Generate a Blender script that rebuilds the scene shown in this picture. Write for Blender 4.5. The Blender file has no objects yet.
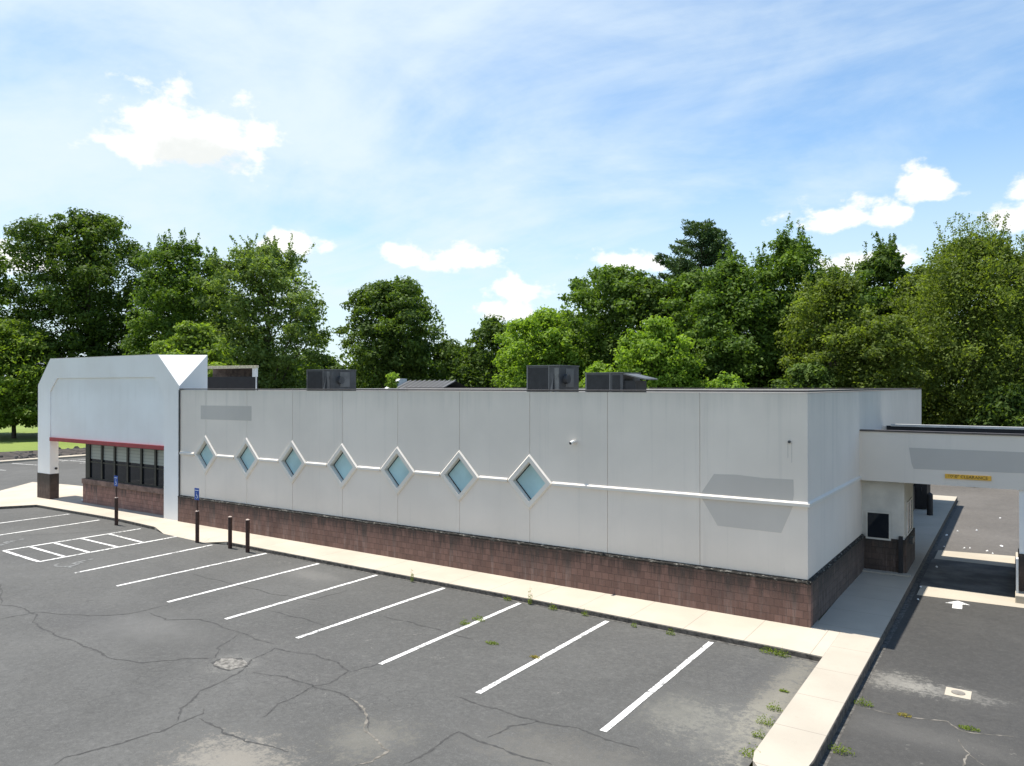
import bpy, bmesh, math, random
import numpy as np
from mathutils import Vector, Matrix
R_ = math.radians
D = bpy.data
sc = bpy.context.scene
COL = sc.collection
random.seed(7); rng = np.random.default_rng(7)

# ------------------------------------------------------------------ camera
cam_d = D.cameras.new('camera'); cam = D.objects.new('camera', cam_d); COL.objects.link(cam)
cam_d.sensor_width = 36; cam_d.lens = 36*758/1024; cam_d.clip_start = .1; cam_d.clip_end = 5000
cam.location = (4.289, -20.013, 6.05)
fw = Vector((-math.cos(R_(56.3)), math.sin(R_(56.3)), math.tan(R_(.227))))
cam.rotation_euler = fw.to_track_quat('-Z', 'Y').to_euler()
sc.camera = cam

# ------------------------------------------------------------------ light
SUN = Vector((-1.9, -.06, 6.07)).normalized()
sd = D.lights.new('sun', 'SUN'); so = D.objects.new('sun', sd); COL.objects.link(so)
sd.energy = 4.6; sd.angle = R_(.53); sd.color = (1, .94, .85)
so.rotation_euler = SUN.to_track_quat('Z', 'Y').to_euler(); sd.energy = 4.8; so.location = (0, 0, 60)
sc.view_settings.view_transform = 'Standard'; sc.view_settings.look = 'None'
sc.view_settings.exposure = .57; sc.view_settings.gamma = 1
sc.view_settings.use_curve_mapping = False
sc.cycles.max_bounces = 8; sc.cycles.transparent_max_bounces = 8
sc.cycles.caustics_reflective = False; sc.cycles.caustics_refractive = False
sc.render.engine = 'CYCLES'
SKY_K = .12

class NT:
    """tiny node-tree helper"""
    def __init__(s, tree): s.t = tree; s.n = tree.nodes; s.l = tree.links
    def node(s, ty, **kw):
        n = s.n.new(ty)
        for k, v in kw.items(): setattr(n, k, v)
        return n
    def put(s, sock, v):
        if isinstance(v, bpy.types.NodeSocket): s.l.new(v, sock)
        elif v is not None:
            if hasattr(sock.default_value, '__len__') and not hasattr(v, '__len__'): v = (v,)*len(sock.default_value)
            if hasattr(sock.default_value, '__len__') and len(sock.default_value) == 4 and len(v) == 3: v = tuple(v)+(1,)
            sock.default_value = v
    def math(s, op, a, b=None, c=None, clamp=False):
        n = s.node('ShaderNodeMath', operation=op, use_clamp=clamp); s.put(n.inputs[0], a)
        if b is not None: s.put(n.inputs[1], b)
        if c is not None: s.put(n.inputs[2], c)
        return n.outputs[0]
    def vmath(s, op, a, b=None):
        n = s.node('ShaderNodeVectorMath', operation=op); s.put(n.inputs[0], a)
        if b is not None: s.put(n.inputs[1], b)
        return n.outputs['Value'] if op in ('DOT_PRODUCT', 'LENGTH', 'DISTANCE') else n.outputs[0]
    def mix(s, f, a, b, mode='MIX'):
        n = s.node('ShaderNodeMix', data_type='RGBA', blend_type=mode); s.put(n.inputs[0], f); s.put(n.inputs[6], a); s.put(n.inputs[7], b)
        return n.outputs[2]
    def ramp(s, f, a, b, lo=0., hi=1., smooth=True):
        n = s.node('ShaderNodeMapRange', interpolation_type='SMOOTHSTEP' if smooth else 'LINEAR')
        s.put(n.inputs[0], f); s.put(n.inputs[1], a); s.put(n.inputs[2], b); s.put(n.inputs[3], lo); s.put(n.inputs[4], hi)
        return n.outputs[0]
    def noise(s, vec, scale, detail=4, rough=.55, dist=0.):
        n = s.node('ShaderNodeTexNoise'); s.put(n.inputs['Vector'], vec); s.put(n.inputs['Scale'], scale)
        s.put(n.inputs['Detail'], detail); s.put(n.inputs['Roughness'], rough); s.put(n.inputs['Distortion'], dist)
        return n.outputs[0]
    def map(s, vec, loc=(0, 0, 0), rot=(0, 0, 0), scale=(1, 1, 1)):
        n = s.node('ShaderNodeMapping'); s.put(n.inputs[0], vec); s.put(n.inputs[1], loc); s.put(n.inputs[2], rot); s.put(n.inputs[3], scale)
        return n.outputs[0]

# ------------------------------------------------------------------ world
W = D.worlds.new('World'); sc.world = W; W.use_nodes = True
w = NT(W.node_tree); w.n.clear()
sky = w.node('ShaderNodeTexSky', sky_type='NISHITA'); sky.sun_disc = False
sky.sun_elevation = math.asin(SUN.z); sky.sun_rotation = math.atan2(SUN.x, SUN.y)
sky.air_density = 1.0; sky.dust_density = .5; sky.ozone_density = 1.6
dirv = w.node('ShaderNodeTexCoord').outputs['Generated']
sep = w.node('ShaderNodeSeparateXYZ'); w.l.new(dirv, sep.inputs[0]); zz = sep.outputs[2]
# high thin cloud: noise in the plane of a distant layer (direction / elevation)
zc = w.math('ADD', w.math('MAXIMUM', zz, 0.), .24)
pl = w.node('ShaderNodeVectorMath', operation='SCALE'); w.l.new(dirv, pl.inputs[0]); w.put(pl.inputs['Scale'], w.math('DIVIDE', 1., zc))
lay = w.map(pl.outputs[0], (2.3, .7, 0), (0, 0, R_(-30)), (.62, 1.15, .5))
ci = w.noise(lay, 1.5, 10, .60, .5)
ci = w.math('ADD', w.math('MULTIPLY', ci, .6), w.math('MULTIPLY', w.noise(w.map(dirv, (3, 1, 5), (0, 0, 0), (1, 1, 2.6)), 3.4, 9, .6, .35), .4))
ci = w.math('ADD', w.math('MULTIPLY', w.math('SUBTRACT', ci, .5), 1.9), .5)
big = w.noise(w.map(pl.outputs[0], (.2, 4.1, 0)), .33, 3, .5, .3)
west = w.vmath('DOT_PRODUCT', dirv, (-.985, -.17, -.25))           # denser towards the left of the view
thin = w.math('ADD', w.math('ADD', ci, w.math('MULTIPLY', big, .55)), w.math('MULTIPLY', west, .24))
thin = w.ramp(thin, .38, 1.14)
low = w.ramp(zz, .03, .36, .80, .0)
thin = w.math('MAXIMUM', w.math('MULTIPLY', thin, .92), low)
thin = w.math('MULTIPLY', thin, w.math('MULTIPLY', w.ramp(zz, -.05, .0), w.ramp(zz, .44, .62, 1., .05)))
blue = w.mix(1., sky.outputs[0], (.84, 1.04, 1.12), 'MULTIPLY')
base = w.mix(thin, blue, (4.75, 5.45, 5.95))
# cumulus clouds: direction, half width, half height (radians), each a soft lobe with ragged edges
CUM = [((-0.797,0.527,0.283),0.093,0.049),((-0.7526,0.589,0.2945),0.030,0.024),((-0.8332,0.4842,0.2671),0.034,0.016),((-0.7532,0.6346,0.1734),0.046,0.019),((-0.6594,0.7335,0.1648),0.032,0.020),
       ((-0.6075,0.7776,0.1623),0.052,0.022),((-0.5453,0.8294,0.1218),0.044,0.018),((-0.5523,0.8281,0.0959),0.05,0.018),((-0.1635,0.9662,0.1994),0.070,0.021),((-0.084,0.9719,0.22),0.034,0.026),((-0.1228,0.9725,0.1979),0.026,0.014),
       ((-0.4151,0.8961,0.1571),0.055,0.018),((0.004,0.9777,0.2098),0.016,0.017),((-0.005,0.9841,0.1777),0.040,0.018),((-0.1291,0.9809,0.1452),0.064,0.017),((-0.9098,0.3921,0.1359),0.066,0.022),((0.12,0.97,0.2),0.07,0.034),
       ((.2,-.8,.4),.3,.12),((-.6,-.7,.35),.25,.1),((.8,.1,.45),.25,.1)]
wob = w.noise(w.map(dirv, scale=(1, 1, 1.5)), 24., 7, .58)
wob2 = w.math('MULTIPLY', w.math('SUBTRACT', wob, .46), 2.4)
dens = None; shade = None
for c, ww, hh in CUM:
    c = Vector(c).normalized(); r = c.cross(Vector((0, 0, 1))).normalized(); u = r.cross(c)
    a = w.math('DIVIDE', w.vmath('DOT_PRODUCT', dirv, tuple(r)), ww*1.12)
    b0 = w.math('DIVIDE', w.vmath('DOT_PRODUCT', dirv, tuple(u)), hh*1.3)
    b0 = w.math('SUBTRACT', b0, w.vmath('DOT_PRODUCT', tuple(c), tuple(u)))
    b = w.math('MAXIMUM', b0, w.math('MULTIPLY', b0, -1.7))
    q = w.math('SQRT', w.math('ADD', w.math('POWER', w.math('ABSOLUTE', a), 2.), w.math('POWER', b, 2.)))
    v = w.math('ADD', w.math('SUBTRACT', 1., q), wob2)
    v = w.math('MULTIPLY', v, w.math('GREATER_THAN', w.vmath('DOT_PRODUCT', dirv, tuple(c)), .6))
    dens = v if dens is None else w.math('MAXIMUM', dens, v)
    if shade is None:
        bs = w.math('ADD', w.math('POWER', w.math('DIVIDE', a, .75), 2.), w.math('POWER', w.math('MULTIPLY', w.math('ADD', b0, .28), 2.2), 2.))
        shade = w.math('MULTIPLY', w.ramp(w.math('ADD', bs, wob2), .2, 1.3, 1., 0.), .9)
cum = w.ramp(dens, .12, .62)
cc = w.mix(shade, (6.4, 6.4, 6.35), (5.0, 5.2, 5.1))
base = w.mix(cum, base, cc)
bg = w.node('ShaderNodeBackground'); w.l.new(base, bg.inputs[0]); bg.inputs[1].default_value = SKY_K
wo = w.node('ShaderNodeOutputWorld'); w.l.new(bg.outputs[0], wo.inputs[0])

# ------------------------------------------------------------------ materials
def new_mat(name):
    m = D.materials.new(name); m.use_nodes = True; t = NT(m.node_tree); t.n.clear()
    p = t.node('ShaderNodeBsdfPrincipled'); o = t.node('ShaderNodeOutputMaterial'); t.l.new(p.outputs[0], o.inputs[0])
    pos = t.node('ShaderNodeNewGeometry').outputs['Position']
    return m, t, p, pos
def bump(t, p, h, strength=.3, dist=.01):
    b = t.node('ShaderNodeBump'); t.put(b.inputs['Height'], h); b.inputs['Strength'].default_value = strength; b.inputs['Distance'].default_value = dist
    t.l.new(b.outputs[0], p.inputs['Normal'])
def simple(name, col, rough=.6, metal=0., var=.12, scale=3., bmp=0., coat=0.):
    m, t, p, pos = new_mat(name)
    n = t.noise(pos, scale, 6, .6)
    dark = tuple(c*(1-var*1.6) for c in col); lite = tuple(min(1, c*(1+var)) for c in col)
    t.put(p.inputs['Base Color'], t.mix(t.ramp(n, .3, .7), dark, lite)); p.inputs['Roughness'].default_value = rough
    p.inputs['Metallic'].default_value = metal
    if bmp: bump(t, p, t.noise(pos, scale*14, 4), bmp, .01)
    return m

def m_stucco(name, col, amount=1.):
    m, t, p, pos = new_mat(name)
    n1 = t.noise(pos, .35, 4); n2 = t.noise(t.map(pos, scale=(3.4, 3.4, .12)), 1., 7, .7)   # rain streaks
    n3 = t.noise(pos, 6., 5, .7)
    c = t.mix(t.ramp(n1, .3, .7), tuple(x*.93 for x in col), tuple(min(.9, x*1.03) for x in col))
    c = t.mix(t.math('MULTIPLY', t.ramp(n2, .52, .8), .25*amount), c, (.42, .40, .36))
    c = t.mix(t.math('MULTIPLY', t.ramp(n3, .58, .8), .10*amount), c, (.46, .45, .40))
    s = t.node('ShaderNodeSeparateXYZ'); t.l.new(pos, s.inputs[0])
    top = t.ramp(t.math('ADD', s.outputs[2], t.math('MULTIPLY', n2, 1.5)), 5.9, 6.9)
    c = t.mix(t.math('MULTIPLY', top, .26*amount), c, (.40, .39, .35))
    low = t.ramp(t.math('ADD', s.outputs[2], t.math('MULTIPLY', n3, .8)), 1.3, 2.3, 1., 0.)
    c = t.mix(t.math('MULTIPLY', low, .14*amount), c, (.40, .40, .34))
    t.put(p.inputs['Base Color'], c); p.inputs['Roughness'].default_value = .82
    bump(t, p, t.noise(pos, 90., 4, .6), .22, .004)
    return m
M = {}
M['stucco'] = m_stucco('stucco_grey_white', (.80, .72, .635))
M['portal'] = m_stucco('stucco_white', (.90, .885, .86), .45)
M['trim'] = m_stucco('trim_white', (.74, .69, .62), .8)
M['patch'] = m_stucco('repaint_patch', (.57, .525, .475), .5)
M['patch2'] = m_stucco('repaint_patch_low', (.61, .56, .505), .5)

def m_block(name, base, axis, dark=1.):
    """split-faced block with mortar, run-off stains below the cap and pale salts"""
    m, t, p, pos = new_mat(name)
    s = t.node('ShaderNodeSeparateXYZ'); t.l.new(pos, s.inputs[0])
    cb = t.node('ShaderNodeCombineXYZ'); t.l.new(s.outputs[axis], cb.inputs[0]); t.l.new(s.outputs[2], cb.inputs[1])
    br = t.node('ShaderNodeTexBrick'); t.l.new(cb.outputs[0], br.inputs[0])
    br.inputs['Scale'].default_value = 1.; br.inputs['Brick Width'].default_value = .205; br.inputs['Row Height'].default_value = .20
    br.inputs['Mortar Size'].default_value = .007; br.inputs['Mortar Smooth'].default_value = .4; br.inputs['Bias'].default_value = 0.
    t.put(br.inputs['Color1'], tuple(c*.84 for c in base)); t.put(br.inputs['Color2'], tuple(c*1.18 for c in base)); t.put(br.inputs['Mortar'], tuple(c*.62+.012 for c in base))
    c = br.outputs[0]
    n1 = t.noise(pos, 1.1, 6, .65); n2 = t.noise(t.map(pos, scale=(5.5, 5.5, .40)), 1., 8, .72); n3 = t.noise(pos, 22., 5, .7)
    c = t.mix(t.math('MULTIPLY', t.ramp(n1, .45, .72), .5), c, (base[0]*.45, base[1]*.5, base[2]*.55))
    c = t.mix(t.math('MULTIPLY', t.ramp(n2, .48, .70), .45), c, (.34, .27, .24))                 # efflorescence
    stain = t.ramp(t.math('ADD', s.outputs[2], t.math('MULTIPLY', t.math('SUBTRACT', n2, .5), 2.2)), .55, 1.12)
    c = t.mix(t.math('MULTIPLY', stain, .74), c, (.03, .027, .022))
    c = t.mix(t.math('MULTIPLY', t.ramp(n3, .60, .78), .5), c, (base[0]*1.7+.06, base[1]*1.9+.06, base[2]*1.9+.06))
    t.put(p.inputs['Base Color'], c); p.inputs['Roughness'].default_value = .9
    h = t.math('ADD', t.math('MULTIPLY', br.outputs['Fac'], -.9), t.math('MULTIPLY', t.noise(pos, 26., 5, .65), 1.1))
    bump(t, p, h, .8, .02)
    return m
M['block_x'] = m_block('red_split_block_front', (.20, .116, .092), 0)
M['block_y'] = m_block('split_block_side_shaded', (.12, .088, .072), 1)  # front block again, with the side's shade put into its colour
M['block_d'] = m_block('dark_split_block', (.085, .058, .045), 0)
M['block_r'] = m_block('storefront_block', (.27, .15, .12), 0)
m, t, p, pos = new_mat('block_cap')
n = t.noise(t.map(pos, scale=(1, 1, 3)), 7., 6, .7)
t.put(p.inputs['Base Color'], t.mix(t.ramp(n, .50, .72), (.016, .014, .011), (.26, .25, .22))); p.inputs['Roughness'].default_value = .95
bump(t, p, n, .9, .03); M['cap'] = m
M['blockcap'] = simple('sill_block', (.20, .13, .105), .85, var=.25, bmp=.4)

# asphalt
def m_asphalt(name, base, warm=0., seam=True, dark_y=None):
    m, t, p, pos = new_mat(name)
    n1 = t.noise(pos, .16, 5, .6, .6); n2 = t.noise(pos, 1.1, 6, .62, .4); n3 = t.noise(pos, 55., 5, .8); n4 = t.noise(t.map(pos, scale=(.25, 1.5, 1)), .9, 5, .6)
    c = t.mix(t.ramp(n1, .33, .68), tuple(x*.80 for x in base), tuple(x*1.15 for x in base))
    c = t.mix(t.math('MULTIPLY', t.ramp(n2, .48, .8), .45), c, tuple(x*1.35+.01 for x in base))
    c = t.mix(t.math('MULTIPLY', t.ramp(n4, .55, .8), .35), c, tuple(x*.6 for x in base))
    c = t.mix(t.math('MULTIPLY', t.ramp(n3, .54, .66), .6), c, (base[0]*2.1, base[1]*2.05, base[2]*1.95))
    c = t.mix(t.math('MULTIPLY', t.ramp(n3, .46, .32), .5), c, tuple(x*.4 for x in base))
    g1 = t.noise(pos, 11., 8, .78); g2 = t.noise(pos, 24., 4, .8)
    c = t.mix(t.math('MULTIPLY', t.ramp(g1, .50, .66), .42), c, tuple(x*1.75 for x in base))
    c = t.mix(t.math('MULTIPLY', t.ramp(g1, .50, .36), .45), c, tuple(x*.52 for x in base))
    c = t.mix(t.math('MULTIPLY', t.ramp(g2, .60, .70), .55), c, tuple(x*2.6 for x in base))
    n6 = t.noise(pos, 3.2, 7, .75); n7 = t.noise(t.map(pos, (9, 4, 0)), .11, 3)
    scuff = t.math('MULTIPLY', t.ramp(n6, .60, .72), t.ramp(n7, .50, .66))
    c = t.mix(t.math('MULTIPLY', scuff, .5), c, (.30, .285, .25))
    # hairline crazing where the surface has aged
    vo = t.node('ShaderNodeTexVoronoi', feature='DISTANCE_TO_EDGE'); t.put(vo.inputs['Vector'], t.vmath('ADD', pos, t.map(n2, scale=(.5, .5, .5)))); vo.inputs['Scale'].default_value = 2.6
    cr = t.math('MULTIPLY', t.ramp(vo.outputs[0], .0, .03, 1., 0.), t.ramp(t.noise(t.map(pos, (31, 7, 0)), .14, 3), .56, .66))
    c = t.mix(t.math('MULTIPLY', cr, .45), c, tuple(x*.35 for x in base))
    for (x, y, rx, ry, col, k) in STAINS.get(name, []):
        d = t.vmath('SUBTRACT', pos, (x, y, 0)); d = t.map(d, scale=(1/rx, 1/ry, 0))
        q = t.math('ADD', t.vmath('LENGTH', d), t.math('ADD', t.math('MULTIPLY', t.math('SUBTRACT', n6, .5), 2.2), t.math('MULTIPLY', t.math('SUBTRACT', g1, .5), 4.5)))
        c = t.mix(t.math('MULTIPLY', t.ramp(q, .25, 1.35, 1., 0.), k*.42), c, col)
    t.put(p.inputs['Base Color'], c); t.put(p.inputs['Roughness'], t.ramp(n2, .3, .8, .75, .92))
    bump(t, p, t.math('ADD', n3, t.math('MULTIPLY', n2, .6)), .5, .012)
    return m
STAINS = {
 'asphalt_lot': [(-6.4, -12.2, 1.1, .8, (.40, .36, .29), .85), (.32, -4.6, .38, 2.9, (.36, .33, .25), .85), (.2, -6.6, 1.2, 1.2, (.26, .25, .21), .6),
                 (-16.0, -9.4, 2.2, 1.0, (.05, .05, .052), .55), (-14.2, -9.0, 1.6, .8, (.24, .235, .22), .4), (-5.2, -10.3, .7, .8, (.30, .28, .22), .5),
                 (-1.0, -6.3, .8, .9, (.27, .26, .21), .55), (-1.9, -9.0, 1.6, .8, (.24, .22, .18), .45), (-10.3, -9.45, .55, .5, (.30, .29, .26), .6), (-14.8, -3.0, 1.3, .5, (.25, .24, .22), .5),(-3., -3.2, 2.4, 1.0, (.05,.05,.052), .4), (-0.3,-3.6,1.2,1.2,(.045,.045,.048),.45)],
 'asphalt_drive': [(2.15, -2.1, .7, .5, (.36, .34, .29), .9), (3.1, -2.15, .9, .38, (.30, .285, .25), .8), (2.9, -4.6, 1.5, .5, (.19, .18, .16), .4),
                   (2.2, 1.9, .12, .8, (.03, .03, .03), .8), (3.0, 15.5, 1.2, 2.0, (.26, .235, .21), .4), (3., 9.2, 1.2, .8, (.03, .03, .03), .5)]}
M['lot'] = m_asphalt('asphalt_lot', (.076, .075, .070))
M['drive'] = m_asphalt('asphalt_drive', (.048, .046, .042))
M['backlot'] = m_asphalt('asphalt_back', (.110, .101, .091))

def m_concrete(name, base, jx=None, jy=None, rot=0.):
    m, t, p, pos = new_mat(name)
    n1 = t.noise(pos, .5, 5, .6); n2 = t.noise(pos, 4., 7, .7); n3 = t.noise(pos, 120., 2)
    c = t.mix(t.ramp(n1, .3, .7), tuple(x*.90 for x in base), tuple(x*1.06 for x in base))
    c = t.mix(t.math('MULTIPLY', t.ramp(n2, .52, .78), .4), c, tuple(x*.72 for x in base))
    c = t.mix(t.math('MULTIPLY', t.ramp(n3, .55, .7), .25), c, tuple(x*.6 for x in base))
    s = t.node('ShaderNodeSeparateXYZ'); t.l.new(pos, s.inputs[0])
    h = t.math('MULTIPLY', n3, .4)
    for ax, step in ((0, jx), (1, jy)):
        if step:
            f = t.math('ABSOLUTE', t.math('SUBTRACT', t.math('FRACT', t.math('ADD', t.math('DIVIDE', s.outputs[ax], step), 100.25)), .5))
            g = t.ramp(f, .5-.011/step, .5-.004/step, 0., 1.)
            g = t.ramp(f, .004/step, .011/step, 1., 0.)
            c = t.mix(t.math('MULTIPLY', g, .6), c, tuple(x*.32 for x in base)); h = t.math('SUBTRACT', h, g)
    t.put(p.inputs['Base Color'], c); p.inputs['Roughness'].default_value = .88
    bump(t, p, h, .35, .01)
    return m
M['walk'] = m_concrete('concrete_walk', (.47, .415, .335), 1.52, None)
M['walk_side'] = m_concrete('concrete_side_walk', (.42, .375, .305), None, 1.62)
M['pad'] = m_concrete('concrete_pad', (.44, .39, .31))
M['kerbface'] = simple('shaded_kerb_face', (.13, .11, .09), .95, var=.4, scale=9., bmp=.5)  # dark tone holds the shade on the kerb faces
M['gutter'] = simple('gutter_grit', (.10, .095, .085), .95, var=.4, scale=12., bmp=.5)
def m_paint(name, col, wear=.5):
    m, t, p, pos = new_mat(name)
    n = t.noise(pos, 14., 6, .75); n2 = t.noise(pos, 1.2, 3)
    k = t.ramp(t.math('ADD', n, t.math('MULTIPLY', n2, .35)), 1.02-wear*.4, 1.14-wear*.4)
    t.put(p.inputs['Base Color'], t.mix(k, col, (.14, .14, .135))); p.inputs['Roughness'].default_value = .75
    return m
M['line'] = m_paint('line_paint', (.72, .71, .68), .86)
M['faded'] = m_paint('faded_paint', (.40, .43, .41), 1.25)
M['crackfill'] = simple('crack_tar', (.045, .044, .041), .8, var=.3, scale=8.)
M['crackdust'] = simple('crack_dust', (.17, .155, .13), .95, var=.3, scale=8.)

# metal, glass and the rest
M['coping'] = simple('brown_coping', (.10, .085, .08), .5, .3, .15)
M['coping_pale'] = simple('pale_coping', (.62, .61, .58), .5, .2, .1)
M['red'] = simple('red_fascia', (.32, .022, .035), .5, 0, .1)
M['mullion'] = simple('dark_bronze', (.016, .017, .017), .4, .3, .15)
M['black'] = simple('black_membrane', (.012, .012, .014), .7, 0, .2)
M['roof'] = simple('roof_membrane', (.32, .31, .30), .9, 0, .2)
M['hvac'] = simple('hvac_steel', (.06, .064, .068), .5, .25, .18, 2.)
M['hvac_lt'] = simple('hvac_edge', (.13, .134, .134), .45, .3, .12)
M['coil'] = simple('condenser_coil', (.02, .022, .024), .6, .3, .2)
M['white_metal'] = simple('white_metal', (.72, .72, .70), .5, .0, .08)
M['pale_yellow'] = simple('pale_yellow_edge', (.60, .53, .36), .7, 0, .2, 8.)  # pale yellow tone along the screen's top
M['brown_metal'] = simple('brown_pipe', (.050, .020, .014), .5, .1, .25, 5.)
M['pale_cap'] = simple('concrete_fill', (.50, .40, .34), .9, 0, .15)
M['sign_blue'] = simple('sign_blue', (.012, .075, .36), .45, 0, .08)
M['sign_white'] = simple('sign_white', (.8, .82, .84), .5, 0, .05)
M['sign_yellow'] = simple('sign_yellow', (.80, .45, .05), .55, 0, .15, 8.)
M['sign_black'] = simple('sign_lettering', (.05, .022, .006), .6, 0, .1)
M['tan'] = simple('drive_through_stucco', (.60, .57, .51), .85, 0, .08, 1.5, .15)
M['metalroof'] = simple('grey_standing_seam', (.10, .10, .10), .5, .2, .1)
M['dumpster'] = simple('dark_steel', (.02, .02, .022), .6, .3, .2)
M['litter'] = simple('paper_litter', (.75, .75, .74), .8, 0, .05)
M['manhole'] = simple('cast_iron', (.22, .20, .17), .7, .2, .2, 9., .4)
M['bark'] = simple('bark', (.085, .066, .05), .95, 0, .35, 2., .6)
M['shade_band'] = simple('tree_shade_band', (.055, .045, .038), .95, 0, .5, 1.5, .6)  # dark colour stands in for tree shade on the lot edge

def glass(name, col, rough=.06, spec=.5):
    m, t, p, pos = new_mat(name)
    n = t.noise(pos, .9, 3)
    t.put(p.inputs['Base Color'], t.mix(t.ramp(n, .3, .7), tuple(x*.85 for x in col), tuple(x*1.1 for x in col)))
    p.inputs['Roughness'].default_value = rough; p.inputs['IOR'].default_value = 1.52
    p.inputs['Specular IOR Level'].default_value = spec
    bump(t, p, t.noise(pos, 1.5, 2), .06, .02)
    return m
M['aqua'] = glass('aqua_film_glass', (.46, .66, .68), .14)
M['glass_dark'] = glass('tinted_glass', (.012, .015, .02), .05, .35)
M['blind'] = None
m, t, p, pos = new_mat('blind_slats')
s = t.node('ShaderNodeSeparateXYZ'); t.l.new(pos, s.inputs[0])
f = t.math('FRACT', t.math('DIVIDE', s.outputs[2], .16))
t.put(p.inputs['Base Color'], t.mix(t.ramp(f, .0, .3, 1., 0.), (.30, .33, .31), (.16, .18, .18))); p.inputs['Roughness'].default_value = .35
M['blind'] = m

def leaf_mat(name, dark, lite, trans=.35):
    m = D.materials.new(name); m.use_nodes = True; t = NT(m.node_tree); t.n.clear()
    at = t.node('ShaderNodeAttribute', attribute_type='GEOMETRY', attribute_name='tint').outputs['Fac']
    c = t.mix(at, dark, lite)
    p = t.node('ShaderNodeBsdfPrincipled'); t.put(p.inputs['Base Color'], c); p.inputs['Roughness'].default_value = .62
    p.inputs['Specular IOR Level'].default_value = .16
    tr = t.node('ShaderNodeBsdfTranslucent'); t.put(tr.inputs['Color'], t.mix(1., c, (1.5, 1.6, .5), 'MULTIPLY'))
    mx = t.node('ShaderNodeMixShader'); mx.inputs[0].default_value = trans; t.l.new(p.outputs[0], mx.inputs[1]); t.l.new(tr.outputs[0], mx.inputs[2])
    o = t.node('ShaderNodeOutputMaterial'); t.l.new(mx.outputs[0], o.inputs[0])
    return m
LEAF = {
 'deep': leaf_mat('leaf_deep', (.034, .066, .016), (0.138, 0.204, 0.042)),
 'mid': leaf_mat('leaf_mid', (.045, .088, .018), (0.174, 0.264, 0.046)),
 'bright': leaf_mat('leaf_bright', (.085,.135,.022), (.23,.32,.06), .42),
 'lime': leaf_mat('leaf_lime', (.085, .15, .020), (0.300, 0.432, 0.066), .42),
 'silver': leaf_mat('leaf_silver', (.065, .105, .03), (0.252, 0.336, 0.096)),
 'olive': leaf_mat('leaf_olive', (.060,.088,.020), (.215,.275,.058), .42),
 'pine': leaf_mat('leaf_pine', (.028,.062,.026), (.10,.155,.055), .2),
 'weed': leaf_mat('leaf_weed', (.10, .16, .015), (.26, .32, .04), .4),
 'weed_dry': leaf_mat('leaf_weed_dry', (.24, .20, .05), (.40, .33, .08), .3)}

# ------------------------------------------------------------------ mesh helpers
class MB:
    def __init__(s): s.v = []; s.f = []
    def add(s, vs, fs):
        o = len(s.v); s.v += [tuple(map(float, v)) for v in vs]; s.f += [tuple(i+o for i in f) for f in fs]; return s
    def box(s, x0, x1, y0, y1, z0, z1):
        return s.add([(x0,y0,z0),(x1,y0,z0),(x1,y1,z0),(x0,y1,z0),(x0,y0,z1),(x1,y0,z1),(x1,y1,z1),(x0,y1,z1)],
                     [(0,3,2,1),(4,5,6,7),(0,1,5,4),(1,2,6,5),(2,3,7,6),(3,0,4,7)])
    def prism_xz(s, pts, y0, y1):
        n = len(pts)
        return s.add([(x,y0,z) for x,z in pts]+[(x,y1,z) for x,z in pts],
                     [tuple(range(n)), tuple(range(2*n-1, n-1, -1))]+[(i, i+n, (i+1)%n+n, (i+1)%n) for i in range(n)])
    def prism_xy(s, pts, z0, z1):
        n = len(pts)
        return s.add([(x,y,z0) for x,y in pts]+[(x,y,z1) for x,y in pts],
                     [tuple(range(n-1,-1,-1)), tuple(range(n, 2*n))]+[(i, (i+1)%n, (i+1)%n+n, i+n) for i in range(n)])
    def tube(s, p0, p1, r0, r1=None, n=10, cap=True):
        r1 = r0 if r1 is None else r1
        p0 = Vector(p0); p1 = Vector(p1); d = (p1-p0).normalized()
        a = d.cross(Vector((0,0,1)) if abs(d.z) < .9 else Vector((1,0,0))).normalized(); b = d.cross(a)
        vs = []
        for p, r in ((p0,r0),(p1,r1)):
            for i in range(n):
                t = 2*math.pi*i/n; vs.append(p+a*math.cos(t)*r+b*math.sin(t)*r)
        fs = [(i, (i+1)%n, (i+1)%n+n, i+n) for i in range(n)]
        if cap: fs += [tuple(range(n-1,-1,-1)), tuple(range(n,2*n))]
        return s.add(vs, fs)
    def disc(s, cx, cy, z, rx, ry, n=20, jit=0., seed=1):
        rr = random.Random(seed); pts = []
        for i in range(n):
            t = 2*math.pi*i/n; k = 1+rr.uniform(-jit, jit); pts.append((cx+rx*k*math.cos(t), cy+ry*k*math.sin(t), z))
        return s.add(pts, [tuple(range(n))])
def tag(o, label=None, cat=None, group=None, kind=None):
    if label: o['label'] = label
    if cat: o['category'] = cat
    if group: o['group'] = group
    if kind: o['kind'] = kind
    return o
def empty(name, loc, label=None, cat=None, group=None):
    o = D.objects.new(name, None); COL.objects.link(o); o.location = loc; o.empty_display_size = .3
    return tag(o, label, cat, group)
def wloc(o):
    v = Vector((0,0,0))
    while o is not None: v += Vector(o.location); o = o.parent
    return v
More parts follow.
